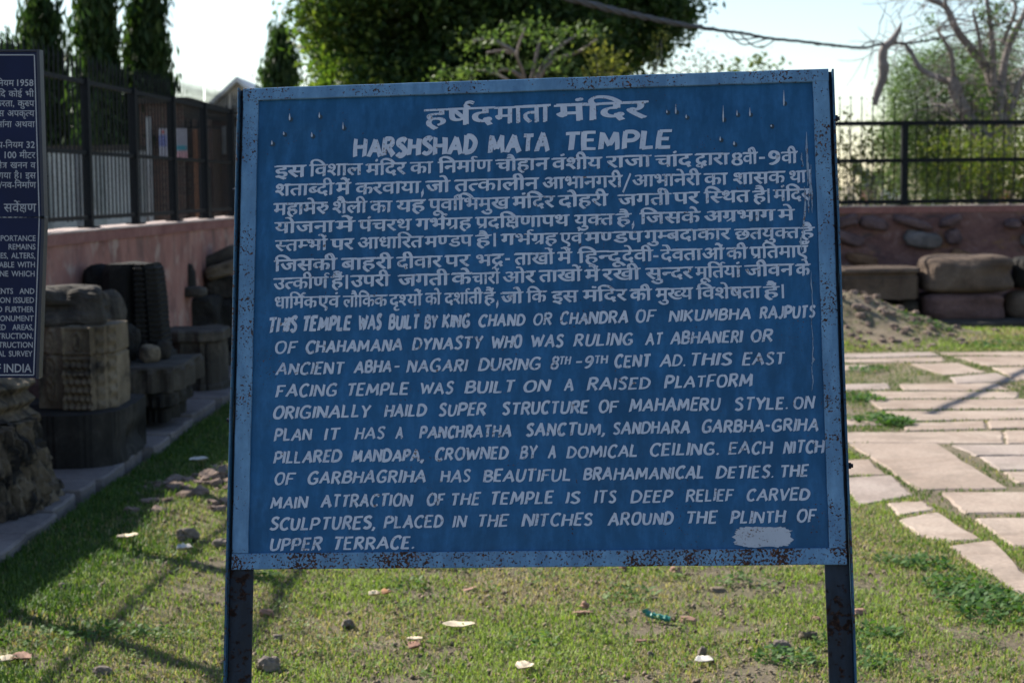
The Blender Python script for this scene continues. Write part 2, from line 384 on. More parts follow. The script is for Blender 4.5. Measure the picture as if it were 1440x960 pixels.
def lettering_mat(name, c0, c1, wear=.715):
    m, t, b = newmat(name); co = coords(t)
    c = mix(t, ramp(t, noise(t, co, 28, 5, .6), [(.3, 0), (.75, 1)]), c0, c1)
    wn = math_(t, 'ADD', noise(t, co, 200, 3, .6), math_(t, 'MULTIPLY', noise(t, co, 14, 4), .55))
    c = mix(t, ramp(t, math_(t, 'MULTIPLY', wn, .7), [(wear * .88, 0), (wear, 1)]), c, (.11, .065, .045))
    t.links.new(c, b.inputs['Base Color']); b.inputs['Roughness'].default_value = .6; return m
M_LETTER = lettering_mat('chalky_white_lettering', (.50, .54, .63), (.37, .42, .53)); M_PATCH = lettering_mat('grey_white_patch_paint', (.40, .43, .50), (.33, .37, .44), .70)

foot = bd(0, 0) - bY * ((bd(0, 0)[2]) / bY[2])
sign = thing('information_board', foot, 'large blue metal notice board hand-lettered in white Hindi and English, on two posts in grass', 'notice board')
# panel: a thin sheet, gridded so that it can be slightly wavy
nx, ny = 48, 40; V = []; 
for s_ in (0, 1):
    for j in range(ny + 1):
        for i in range(nx + 1):
            u = (i / nx - .5) * (BW - .01); v = (j / ny - .5) * (BH - .01)
            V.append(bd(u, v, (0 if s_ == 0 else -.0015)))
Fq = []; k_ = (nx + 1) * (ny + 1)
for j in range(ny):
    for i in range(nx):
        a = j * (nx + 1) + i; Fq.append((a, a + 1, a + nx + 2, a + nx + 1)); Fq.append((k_ + a, k_ + a + nx + 1, k_ + a + nx + 2, k_ + a + 1))
part('panel', V, Fq, M_PANEL, sign, True, label='deep blue painted sheet behind the lettering')
fw = .0325
def bar(name, u0, u1, v0, v1, z0, z1, mat, parent, label=None):
    n = 24; m = MB(); L = []
    lon = (u1 - u0) > (v1 - v0)
    for i in range(n + 1):
        t = i / n; e = R_.uniform(-.0006, .0006)
        if lon: u = u0 + (u1 - u0) * t; L.append([bd(u, v0 + e, z0), bd(u, v1 + e, z0), bd(u, v1 + e, z1 - .001), bd(u, v1 - .0015 + e, z1), bd(u, v0 + .0015 + e, z1), bd(u, v0 + e, z1 - .001)])
        else: v = v0 + (v1 - v0) * t; L.append([bd(u0 + e, v, z0), bd(u1 + e, v, z0), bd(u1 + e, v, z1 - .001), bd(u1 - .0015 + e, v, z1), bd(u0 + .0015 + e, v, z1), bd(u0 + e, v, z1 - .001)])
    V = [p for r in L for p in r]; F = []
    for i in range(n):
        for k in range(6): a = i * 6 + k; b = i * 6 + (k + 1) % 6; F.append((a, b, b + 6, a + 6))
    F.append((5, 4, 3, 2, 1, 0)); F.append(tuple(n * 6 + k for k in range(6)))
    return part(name, V, F, mat, parent, label=label)
bar('frame_bar', -BW / 2, BW / 2, BH / 2 - .0265, BH / 2, .0004, .0075, M_FRAME, sign, 'light blue top frame strip with rust specks')
bar('frame_bar', -BW / 2, BW / 2, -BH / 2, -BH / 2 + .032, .0004, .0075, M_FRAMEB, sign, 'light blue bottom frame strip, heavily rusted')
bar('frame_bar', -BW / 2, -BW / 2 + fw, -BH / 2 + .0325, BH / 2 - .0270, .0004, .0071, M_FRAME, sign, 'light blue left frame strip')
bar('frame_bar', BW / 2 - fw, BW / 2, -BH / 2 + .0325, BH / 2 - .0270, .0004, .0071, M_FRAME, sign, 'light blue right frame strip')
vb = -(BC[2] / bY[2]) - .25                                           # the posts run into the ground
for s_, lab in ((-1, 'left angle-iron post'), (1, 'right angle-iron post')):
    e = s_ * (BW / 2 + .006); top = BH / 2 - .004 if s_ > 0 else BH / 2 - .001
    m = MB(); t_ = .004
    # front-facing flange behind the board, then the side flange that wraps forward past the frame
    fl = [(e - s_ * .050, -.0065), (e - s_ * .050, -.0025), (e, -.0025), (e, -.0065)]
    o = bar('post', min(e - s_ * .048, e), max(e - s_ * .048, e), vb, top, -.0075, -.0025, M_POST, sign, lab)
    bar('post_flange', min(e, e + s_ * t_) , max(e, e + s_ * t_), vb, top, -.045, -.0024 + .018, M_POSTL, sign, 'outer edge flange of the post')
for (u, v, s_) in ((-BW / 2 - .012, .285, -1), (BW / 2 + .012, .40, 1), (BW / 2 + .012, -.31, 1), (-BW / 2 - .012, -.20, -1)):
    m = MB(); m.tube([bd(u - s_ * .004, v, -.004), bd(u + s_ * .004, v, -.004)], .007, 6); m.tube([bd(u + s_ * .004, v, -.004), bd(u + s_ * .008, v, -.004)], .004, 8)
    part('bolt', m.V, m.F, M_POST, sign)

Z36 = 1 / 3.6
def pxl(ox, oy, zx, zy): return (ox + zx * Z36, oy + zy * Z36)
# hindi rows: headline y at two x, body height in px, then word and its x extent
HI = [
 ((387, 154 - 8, 0), None)]
DEV = [
 (600, 154.5, 909, 142.5, 23.5, [('हर्षद', 597, 693.6), ('माता', 696, 772.5), ('मंदिर', 782, 909.4)]),
 (387, 233.8, 1121, 212.8, 16.3, [('इस', 386.7, 429.7), ('विशाल', 435, 509), ('मंदिर', 515, 570.5), ('का', 577, 608), ('निर्माण', 616.7, 691.7), ('चौहान', 697.8, 771), ('वंशीय', 776.7, 846), ('राजा', 853, 915.6), ('चांद', 922, 972.5), ('द्वारा', 978, 1025), ('8', 1030, 1043), ('वी', 1044.7, 1065), ('-', 1068, 1076), ('9', 1082, 1096), ('वी', 1099, 1121)]),
 (387, 260, 1140, 240.5, 16.3, [('शताब्दी', 386.7, 469.4), ('में', 472.8, 492.8), ('करवाया', 500, 590.8), (',', 592.5, 596), ('जो', 599, 632.5), ('तत्कालीन', 639, 757.5), ('आभानगरी', 763, 875), ('/', 876, 887), ('आभानेरी', 889, 985), ('का', 990.5, 1023), ('शासक', 1031, 1104), ('था', 1109.4, 1133.6), ('।', 1138, 1141)]),
 (385, 286.9, 1139, 265.6, 16.2, [('महामेरु', 385, 461), ('शैली', 467, 516), ('का', 521, 550.5), ('यह', 557.5, 597.8), ('पूर्वाभिमुख', 602.8, 715.8), ('मंदिर', 721, 779), ('दोहरी', 785.6, 855), ('जगती', 869.7, 942.8), ('पर', 947.5, 983), ('स्थित', 990.5, 1054), ('है', 1059, 1077), ('।', 1079.6, 1082.6), ('मंदिर', 1088, 1139)]),
 (387, 313, 1117, 294.4, 15.6, [('योजना', 387, 469.4), ('में', 472, 498), ('पंचरथ', 504.7, 578), ('गर्भग्रह', 585, 663), ('प्रदक्षिणापथ', 668.6, 800), ('युक्त', 807.8, 862.8), ('है', 867, 887), (',', 888.5, 892), ('जिसके', 900, 984.4), ('अग्रभाग', 990, 1089), ('मे', 1094.7, 1117)]),
 (387, 338.2, 1145, 318.6, 15.3, [('स्तम्भों', 387, 460), ('पर', 465.8, 497), ('आधारित', 502.8, 594.4), ('मण्डप', 597.8, 664.4), ('है', 669.4, 689.4), ('।', 694, 697.5), ('गर्भग्रह', 704.7, 784), ('एवं', 787.8, 819), ('मण्डप', 823, 903), ('गुम्बदाकार', 906.7, 1026.7), ('छतयुक्त', 1033.6, 1124), ('है', 1126, 1144.7)]),
 (386, 366, 1136, 345.6, 16, [('जिसकी', 386, 473), ('बाहरी', 479.7, 552), ('दीवार', 558, 621), ('पर', 625.6, 660), ('भद्र', 668.6, 708), ('-', 711, 717), ('ताखों', 724, 779), ('में', 784, 804), ('हिन्दू', 812.8, 874), ('देवी', 875, 917.8), ('-', 919, 926), ('देवताओं', 929.4, 1018), ('की', 1021.7, 1051), ('प्रतिमाएँ', 1055, 1136)]),
 (385, 391, 1139, 370.8, 16, [('उत्कीर्ण', 385, 461), ('हैं', 465.8, 482.5), ('।', 486, 489.5), ('उपरी', 493.6, 547.8), ('जगती', 560, 631), ('के', 635, 663), ('चारों', 664.4, 702.8), ('ओर', 706.7, 752), ('ताखों', 758, 818), ('में', 823, 843), ('रखी', 847.5, 900), ('सुन्दर', 908.6, 974), ('मूर्तियां', 978, 1042), ('जीवन', 1048, 1115.6), ('के', 1119.7, 1139)]),
 (386, 417.8, 1103, 402, 15.8, [('धार्मिक', 386, 445.6), ('एवं', 447, 477), ('लौकिक', 482.5, 544), ('दृश्यों', 548, 593.6), ('को', 598, 620), ('दर्शाती', 625.6, 678), ('हैं', 680.6, 696), (',', 698, 701), ('जो', 704.7, 735), ('कि', 741, 768), ('इस', 776.7, 812.8), ('मंदिर', 819.7, 881), ('की', 886, 916), ('मुख्य', 922, 974), ('विशेषता', 980, 1069.7), ('हैं', 1074, 1094.7), ('।', 1099.4, 1102.6)])]
def put_word(_, shapes, x0, x1, yl, h, nat0, nat1, unit, top_at=None, k0=0, slope=0.0):
    """fit shapes (units: y 0..unit) between picture columns x0..x1 on the board; yl(x) is the baseline row"""
    m = MB(); A = uv(x0, yl(x0)); B = uv(x1, yl(x1)); e = B - A; up = uv(x0, yl(x0) - h) - A; hh = abs(up[1]); L = np.linalg.norm(e); e = e / L; nrm = np.array([-e[1], e[0]])
    sx = L / (nat1 - nat0); sy = hh / unit
    for k, (V, F) in enumerate(shapes):
        q = [A + e * ((a - nat0) * sx) + nrm * (b * sy) for a, b in V]
        z = .0008 + ((k + k0) % 9) * .00009
        m.add([bd(p[0], p[1], z) for p in q], F)
    c = (A + B) / 2; part('painted_word', m.V, m.F, M_LETTER, sign, org=bd(c[0], c[1], .0008))
lab = ['title in large white Hindi letters'] + ['row %s of the Hindi text' % n for n in 'one two three four five six seven eight'.split()]
for r, (xa, ya_, xb, yb, bh, words) in enumerate(DEV):
    sl_ = (yb - ya_) / (xb - xa); off = .0
    for wd, x0, x1 in words:
        jy = R_.uniform(-.5, .5); yl = lambda x, ya_=ya_, jy=jy, bh=bh: ya_ + sl_ * (x - xa) + bh + jy
        if wd in ('8', '9'): sh, n1 = shape_brush(wd, .17, 0); put_word(None, sh, x0, x1, yl, bh + .5, 0, n1, 1.0); continue
        if wd == '-': sh, n1 = shape_brush(wd, .2, 0); put_word(None, sh, x0, x1, yl, bh, 0, n1, 1.0); continue
        if wd == '।': put_word(None, [ribbon([(0.03, -.12), (.03, 1.12)], .06)], x0, x1, yl, bh, 0, .06, 1.0); continue
        if wd == '/': put_word(None, [ribbon([(0, -.45), (1, 1.15)], .22)], x0, x1, yl, bh, 0, 1, 1.0); continue
        if wd == ',': put_word(None, [ribbon([(.9, .12), (.5, -.1), (0, -.25)], .5)], x0, x1, yl, bh, 0, 1, 1.0); continue
        sh, n1 = shape_deva(wd, off); sh = bold(sh, .027); sh = [(np.stack([V[:, 0] + R_.uniform(-.006, .006) + V[:, 1] * R_.uniform(-.02, .03), V[:, 1] * R_.uniform(.97, 1.03)], 1), F) for V, F in sh]
        put_word(None, sh, x0, x1, yl, bh, 0.0, n1, HEAD, k0=R_.randrange(3))
ENG = [
 (497, 220.2, 945, 207.6, 25.5, [('HARSHSHAD', 496.4, 672), ('MATA', 686, 773), ('TEMPLE', 796, 945.6)], 0.06, .25),
 (380, 467, 1148, 446.2, 17, [('THIS', 379, 419.4, 21), ('TEMPLE', 427, 495, 20.5), ('WAS', 504.7, 538, 20), ('BUILT', 546, 590, 20), ('BY', 596.4, 616.7, 19), ('KING', 621, 661.7, 18.5), ('CHAND', 672.8, 739.4), ('OR', 750, 777), ('CHANDRA', 787.8, 883.6), ('OF', 894, 924), ('NIKUMBHA', 940, 1056), ('RAJPUTS', 1068, 1148)]),
 (387, 497, 1088, 479.8, 17.5, [('OF', 386.7, 419.4), ('CHAHAMANA', 429.7, 565.8), ('DYNASTY', 579, 680.6), ('WHO', 691.7, 734.7), ('WAS', 747, 794), ('RULING', 805.8, 891), ('AT', 906.7, 932.8), ('ABHANERI', 942, 1046), ('OR', 1055.8, 1087.8)]),
 (387, 527.2, 1104, 511, 17.5, [('ANCIENT', 387, 485), ('ABHA', 497, 550.6), ('-', 554.7, 562), ('NAGARI', 571, 659), ('DURING', 672, 761.7), ('8', 774, 787), ('TH', 788, 804, -11.5), ('-', 810, 819), ('9', 821.7, 835.6), ('TH', 837, 856, -11.5), ('CENT', 864, 915.6), ('AD.', 927, 964), ('THIS', 973, 1031), ('EAST', 1043, 1104.4)]),
 (387, 558.2, 1059, 543, 17.5, [('FACING', 387, 475), ('TEMPLE', 490, 575.6), ('WAS', 591.7, 639.4), ('BUILT', 652.8, 725), ('ON', 736, 776), ('A', 792.8, 806.7), ('RAISED', 825, 915.6), ('PLATFORM', 933.6, 1059.4)]),
 (384, 589, 1148, 573.5, 18, [('ORIGINALLY', 384, 522.8), ('HAILD', 540, 601), ('SUPER', 616.7, 684.4), ('STRUCTURE', 706, 829), ('OF', 842, 871), ('MAHAMERU', 884, 1014.4), ('STYLE.', 1033, 1108), ('ON', 1115.6, 1147.8)]),
 (385, 619.5, 1151, 605, 17.5, [('PLAN', 385, 439.4), ('IT', 455.6, 479), ('HAS', 498, 542.8), ('A', 555.6, 567), ('PANCHRATHA', 589.4, 719.4), ('SANCTUM,', 739.4, 851), ('SANDHARA', 862, 970.6), ('GARBHA-GRIHA', 987, 1151)]),
 (384, 651, 1160, 636, 17.5, [('PILLARED', 384, 481.7), ('MANDAPA,', 494, 596.4), ('CROWNED', 611.7, 715.8), ('BY', 730.6, 757), ('A', 770, 782), ('DOMICAL', 796, 895.6), ('CEILING.', 914, 1011.7), ('EACH', 1024, 1087.8), ('NITCH', 1100.6, 1160.8)]),
 (386, 680.8, 1138, 670, 17.5, [('OF', 386, 416.7), ('GARBHAGRIHA', 432.5, 599), ('HAS', 618.6, 663), ('BEAUTIFUL', 679, 802), ('BRAHAMANICAL', 819.7, 989), ('DETIES.', 1005.8, 1087.8), ('THE', 1099, 1138)]),
 (380, 713.8, 1140, 702, 17.5, [('MAIN', 379.7, 434.4), ('ATTRACTION', 450.6, 581.7), ('OF', 600, 626), ('THE', 636, 677), ('TEMPLE', 692, 779.4), ('IS', 794.7, 817.5), ('ITS', 835, 868), ('DEEP', 886.4, 947.5), ('RELIEF', 964, 1032.8), ('CARVED', 1050, 1140)]),
 (379, 744.6, 1149, 733.2, 17.8, [('SCULPTURES,', 379, 528), ('PLACED', 539.4, 624), ('IN', 636, 658), ('THE', 674, 716.7), ('NITCHES', 733, 834.4), ('AROUND', 854, 948), ('THE', 967, 1010), ('PLINTH', 1026, 1106.7), ('OF', 1120.6, 1149.4)]),
 (380, 773.8, 583, 770, 18, [('UPPER', 379.7, 454), ('TERRACE.', 471, 583)])]
lab = ['title in large white English capitals'] + ['row %s of the English text' % n for n in 'one two three four five six seven eight nine ten eleven'.split()]
for r, row in enumerate(ENG):
    xa, ya_, xb, yb, ch_, words = row[:6]; slant, wd_ = (row[6], row[7]) if len(row) > 6 else (.16, .205); sl_ = (yb - ya_) / (xb - xa)
    for wq in words:
        wd, x0, x1 = wq[:3]; h = wq[3] if len(wq) > 3 else ch_; rise = 0
        if h < 0: h = -h; rise = 6.0
        jy = R_.uniform(-.5, .5); yl = lambda x, ya_=ya_, jy=jy, rise=rise: ya_ + sl_ * (x - xa) + jy - rise
        nat = sum(BR[c][0] for c in wd) + .2 * (len(wd) - 1); asp = (x1 - x0) / h / nat
        sh, n1 = shape_brush(wd, wd_ / max(.8, min(1.2, asp)) if h > 12 else .2, slant); hi = max(V[:, 0].max() for V, F in sh); lo = min(V[:, 0].min() for V, F in sh)
        put_word(None, sh, x0, x1, yl, h * .93, lo, hi, 1.0, k0=R_.randrange(3))
# the painted-over patch, drips and scratches
def blob(cx, cy, rx, ry, n=40, j=.12, pw=.55, k=0):
    P_ = []
    for i in range(n):
        a = 2 * math.pi * i / n; c, s_ = math.cos(a), math.sin(a); q = 1 + R_.uniform(-j, j)
        P_.append(uv(cx + rx * abs(c) ** pw * math.copysign(1, c) * q, cy + ry * abs(s_) ** pw * math.copysign(1, s_) * q))
    return [bd(p[0], p[1], .0012 + k * .0002) for p in P_]
V = blob(1073, 754.5, 41, 14.5, 60, .085, .62); V = [bd(*uv(1073, 754.5), .0012)] + V
part('paint_patch', V, [(0, i + 1, (i + 1) % 60 + 1) for i in range(60)], M_PATCH, sign, label='greyish white brushed-over patch in the lower right corner')
M_PIT = plain('pitted_sheet', (.008, .03, .055))
for (zx, zy, L, o) in ((135, 125, 36, 0), (285, 115, 30, 0), (405, 170, 38, 0), (105, 208, 18, 0), (247, 215, 24, 0), (45, 255, 22, 0), (685, 85, 50, 1), (738, 122, 20, 1), (925, 110, 85, 1), (995, 105, 30, 1), (1060, 100, 44, 1), (1232, 30, 80, 1), (1168, 170, 10, 1), (910, 235, 22, 1), (980, 258, 20, 1), (640, 98, 16, 1)):
    px, py = (760 if o else 370) + zx * Z36, 130 + zy * Z36; hl = L * Z36 / 2; wq = R_.uniform(.9, 1.5)
    V = [bd(*uv(px + wq * sx * ww, py + hl * t), .0014) for t, ww in ((-1, .15), (-.4, .5), (.3, 1), (.8, .8), (1, .2)) for sx in (-1, 1)]
    part('paint_drip', V, [(2 * i, 2 * i + 1, 2 * i + 3, 2 * i + 2) for i in range(4)], M_PATCH, sign)
    V = [bd(*uv(px + 1.6 + 3.2 * math.cos(a), py + hl * .7 + 3.4 * math.sin(a)), .0010) for a in np.linspace(0, 6.28, 9)[:-1]]; part('rust_pit', V, [tuple(range(8))], M_PIT, sign)
M_SCR = lettering_mat('scraped_streak_paint', (.26, .32, .40), (.10, .18, .30), .66)
for (x, y0, y1, wd) in ((1135, 186, 262, 4), (1141, 232, 300, 2.5), (1138, 255, 300, 3), (1131, 262, 330, 3), (1127, 330, 352, 3.5), (1141.5, 380, 445, 1.6), (1142, 440, 520, 1.5), (1143, 500, 512, 4), (1142, 515, 550, 1.6), (1128, 215, 235, 2.4)):
    n = 14; V = []
    for i in range(n):
        t = i / (n - 1); xx = x + math.sin(t * 5 + x) * 1.1 + R_.uniform(-.5, .5); ww = wd * (.25 + .75 * math.sin(math.pi * t)) * R_.uniform(.5, 1.1) / 2
        V += [bd(*uv(xx - ww, y0 + (y1 - y0) * t), .0017), bd(*uv(xx + ww, y0 + (y1 - y0) * t), .0017)]
    part('scratch', V, [(2 * i, 2 * i + 1, 2 * i + 3, 2 * i + 2) for i in range(n - 1)], M_SCR, sign)

# ================================================================ THE NAVY SIGN AT THE LEFT
M_NAVY = plain('navy_enamel', (.004, .010, .045), .55, 0, .2, 8, .1); M_NAVY.node_tree.nodes['Principled BSDF'].inputs['Specular IOR Level'].default_value = .2; M_PRINT = lettering_mat('printed_white_letters', (.36, .38, .42), (.28, .30, .35), .9)
YS = 4.2
sx_r = lambda z: -(.0) 
def nv(px, py, dz=0.0):                                                # the plate's own plane, facing the path
    p = P(px, py, YS); return p + np.array([0, -dz, 0])
# right edge of the slightly buckled plate, as picture columns by row
def edge_x(py): 
    return np.interp(py, [60, 74, 300, 312, 532, 545], [51.2, 51.5, 58.5, 58.5, 50.5, 50])
nsg = thing('protected_monument_sign', (P(-150, 300, YS)[0], YS, 0), 'dark navy metal notice with thin white border, cut by the left edge of the photo', 'sign')
def plate(y0, y1, name, lb):
    rows = np.linspace(y0, y1, 12); V = []; F = []
    for dz in (.0, -.004):
        for y in rows:
            for k, x in enumerate(np.linspace(-330, 0, 4).tolist() + [edge_x(y)]): V.append(nv(x, y + (0 if k < 4 else 0) , dz) if True else 0)
    n = len(rows)
    for j in range(n - 1):
        for i in range(4): a = j * 5 + i; F += [(a, a + 5, a + 6, a + 1), (n * 5 + a, n * 5 + a + 1, n * 5 + a + 6, n * 5 + a + 5)]
    for j in range(n - 1): a = j * 5 + 4; F.append((a, a + 5, n * 5 + a + 5, n * 5 + a))
    for i in range(4): F.append((i, i + 1, n * 5 + i + 1, n * 5 + i)); a = (n - 1) * 5 + i; F.append((a, n * 5 + a, n * 5 + a + 1, a + 1))
    part(name, V, F, M_NAVY, nsg, label=lb)
plate(73, 305.0, 'panel', 'upper navy plate with Hindi print'); plate(306.2, 531, 'panel', 'lower navy plate with English print')
m = MB()
for y0, y1 in ((70, 304.5), (306.6, 532.5)):                          # returned rim on the right, a cap on top
    V = []; ys = np.linspace(y0, y1, 8)
    for y in ys: V += [nv(edge_x(y) + .4, y, .004), nv(edge_x(y) + 4.6, y, .004), nv(edge_x(y) + 4.6, y, -.03), nv(edge_x(y) + .4, y, -.03)]
    F = [(4 * i + k, 4 * i + (k + 1) % 4, 4 * i + 4 + (k + 1) % 4, 4 * i + 4 + k) for i in range(7) for k in range(4)] + [(0, 1, 2, 3), (31, 30, 29, 28)]; m.add(V, F)
part('frame_edge', m.V, m.F, plain('navy_rim', (.010, .016, .035), .5), nsg)
m = MB(); V = [nv(-330, 70, .004), nv(51, 70, .004), nv(51, 70, -.03), nv(-330, 70, -.03), nv(-330, 72.4, .004), nv(51, 72.4, .004), nv(51, 72.4, -.03), nv(-330, 72.4, -.03)]
m.add(V, [(0, 1, 2, 3), (7, 6, 5, 4), (0, 4, 5, 1), (1, 5, 6, 2), (2, 6, 7, 3), (3, 7, 4, 0)]); part('frame_top', m.V, m.F, plain('navy_cap', (.010, .016, .035), .5), nsg)
m = MB()
def strip(a, b, wd):                                                   # a painted line between two picture points
    a, b = np.array(a, float), np.array(b, float); d = (b - a) / np.linalg.norm(b - a); q = np.array([-d[1], d[0]]) * wd / 2
    m.add([nv(*(a + q), .0008), nv(*(b + q), .0008), nv(*(b - q), .0008), nv(*(a - q), .0008)], [(0, 1, 2, 3)])
strip((-328, 77.5), (48, 77.5), 1.5); pr = None
for y0, y1 in ((77.5, 305), (306.2, 527)):
    for a, b in zip(np.linspace(y0, y1, 6)[:-1], np.linspace(y0, y1, 6)[1:]): strip((edge_x(a) - 3.2, a), (edge_x(b) - 3.2, b), 1.6)
strip((-328, 527), (47.5, 527), 1.6); part('border_line', m.V, m.F, M_PRINT, nsg, label='thin white painted border')
def nword(shapes, x0, x1, base, h, unit, n0, n1):
    sx = (x1 - x0) / (n1 - n0); sy = h / unit
    return [[nv(x0 + (a - n0) * sx, base - b * sy, .0006 + (k % 7) * .0001) for a, b in V] for k, (V, F) in enumerate(shapes)]
def nline(words, base, h, deva, lb, right, gap=4.5):
    """words run from the right margin to the left"""
    x1 = right
    for wd in reversed(words):
        m = MB()
        if deva and any('\u0900' <= c <= '\u097f' for c in wd): sh, n1 = shape_deva(wd, .006); unit = HEAD; n0 = 0; hh = h
        else:
            g = raw_glyph(wd, .012); sh = [g]; n0, n1 = g[0][:, 0].min(), g[0][:, 0].max(); unit = raw_glyph('H')[0][:, 1].max(); hh = h * (1.12 if deva else 1)
        wpx = (n1 - n0) * hh / unit * (.97 if deva else .86); q = nword(sh, x1 - wpx, x1, base, hh, unit, n0, n1)
        for vv, (V, F) in zip(q, sh): m.add(vv, F)
        x1 -= wpx + gap; part('printed_word', m.V, m.F, M_PRINT, nsg, kind=None)
z4 = 1 / 4.174
for words, zy, h, rt in ((['नियम', '1958'], 130, 8.0, 47), (['यदि', 'कोई', 'भी'], 193, 8.0, 47.6), (['करता,', 'कुरूप'], 250, 8.0, 48.2), (['इस', 'अपकृत्य'], 308, 8.0, 48.4), (['जुर्माना', 'अथवा'], 372, 8.0, 48.8),
                         (['उप-नियम', '32'], 493, 8.0, 49), (['100', 'मीटर'], 553, 8.0, 49.6), (['क्षेत्र', 'खनन', 'व'], 612, 8.0, 50), (['गया', 'है।', 'इस'], 672, 8.0, 50.4), (['/नव-निर्माण'], 728, 8.0, 50.6), (['सर्वेक्षण'], 868, 11.2, 50.8)):
    nline(words, 90 + zy * z4, h, True, 'a line of small white Hindi print' if h < 10 else 'a larger white Hindi word', rt)
for words, zy, h, rt in ((['IMPORTANCE'], 120, 7.6, 50.2), (['REMAINS'], 170, 7.6, 50), (['ES,', 'ALTERS,'], 222, 7.6, 49.6), (['LIABLE', 'WITH'], 275, 7.6, 49.2), (['FINE', 'WHICH'], 328, 7.6, 48.8), (['MENTS', ' AND'], 430, 7.6, 48.4),
                         (['ION', 'ISSUED'], 483, 7.6, 48), (['AND', 'FURTHER'], 537, 7.6, 47.8), (['MONUMENT'], 590, 7.6, 47.4), (['ED', 'AREAS,'], 642, 7.6, 47), (['STRUCTION.'], 693, 7.6, 46.6), (['STRUCTION'], 745, 7.6, 46.2), (['AL', 'SURVEY'], 797, 7.6, 45.8), (['OF', 'INDIA'], 890, 11.6, 44.5)):
    nline(words, 310 + zy * z4, h, False, 'a line of small white English capitals' if h < 10 else 'the larger last line in English capitals', rt, 4.5 if words[0] not in ('ED', 'MENTS') else 9)
m = MB(); q = nv(-60, 300); m.box((q[0], YS + .032, 1.0), (.045, .045, 2.0)); part('post', m.V, m.F, M_POST, nsg, label='right post, outside the view')
m = MB(); q = nv(-300, 300); m.box((q[0], YS + .032, 1.0), (.045, .045, 2.0)); part('post', m.V, m.F, M_POST, nsg)
m = MB(); m.tube([nv(57, 305.4, .005), nv(61, 305.4, .005), nv(61, 308, -.01)], .004, 6); part('clip', m.V, m.F, M_FENCE, nsg)
# ================================================================ GROUND
def wallx(Y): return -3.453 + .0489 * Y                                # left wall's face line
def kerbx(Y): return -2.155 + .0115 * (Y - 7.0)
FARW = 20.25
def pave_left(Y):                                                      # where grass stops and paving starts, per distance
    return np.interp(Y, [6.0, 6.6, 7.3, 7.9, 8.7, 9.8, 11, 12.2, 17.4], [2.4, 2.05, 1.75, 1.62, 1.45, 1.5, 1.45, 1.6, 1.7])
def gh(x, y):
    x = np.asarray(x, float); y = np.asarray(y, float); p = np.stack([x, y, 0 * x], -1)
    near = np.clip((x - (kerbx(y) - .05)) / .1, 0, 1) * np.clip((pave_left(y) - x) / .3, 0, 1) * (y < 17.6) * (x > -2.4)
    h = near * (.022 * fbm(p * 1.3, 3) + .012 * fbm(p * 6, 3, 5) + .012)
    g = np.exp(-(((x - 3.35) / .95) ** 2 + ((y - 17.6) / .75) ** 2) * 1.0)
    h = h + g * (.44 + .10 * fbm(p * 2.6, 3, 9) + .07 * np.abs(fbm(p * 9, 3, 19))) * (y < 19.6)       # the earth mound by the far wall
    g2 = np.exp(-(((x + 1.55) / .33) ** 2 + ((y - 8.75) / .45) ** 2)); h = h + .07 * g2 * (.7 + .9 * np.abs(fbm(p * 7, 3, 4)))
    return h - .012 + .02 * ((y > 21) | (x < wallx(y) - .3))
gx = np.concatenate([-np.geomspace(900, 8, 22), np.arange(-7.8, -2.6, .4), np.arange(-2.5, 5.2, .045), np.arange(5.4, 9, .4), np.geomspace(9.5, 900, 22)])
gy = np.concatenate([np.arange(-60, 3.6, 6.0), np.arange(4.0, 10, .045), np.arange(10, 20.5, .08), np.arange(21, 40, 1.5), np.geomspace(42, 2500, 22)])
X, Y = np.meshgrid(gx, gy); V = np.stack([X, Y, gh(X, Y)], -1).reshape(-1, 3)
a = (np.arange(len(gy) - 1)[:, None] * len(gx) + np.arange(len(gx) - 1)[None]).ravel(); Fq = np.stack([a, a + 1, a + 1 + len(gx), a + len(gx)], 1)
m_, t, b = newmat('dry_earth_with_turf'); co = coords(t)
c = ramp(t, noise(t, co, 5, 10, .72, .4), [(.30, (.16, .12, .08)), (.5, (.31, .24, .17)), (.7, (.46, .37, .28))])
c = mix(t, ramp(t, noise(t, co, .9, 6, .6), [(.40, .1), (.62, .6)]), c, (.17, .175, .065)); c = mix(t, ramp(t, noise(t, co, 60, 5, .7), [(.3, .55), (.6, 0)]), c, (.09, .07, .04))
t.links.new(c, b.inputs['Base Color']); b.inputs['Roughness'].default_value = .95; bump(t, b, noise(t, co, 28, 10, .8), 1.0, .05)
solo('ground', V, Fq, m_, kind='structure', smooth=True)

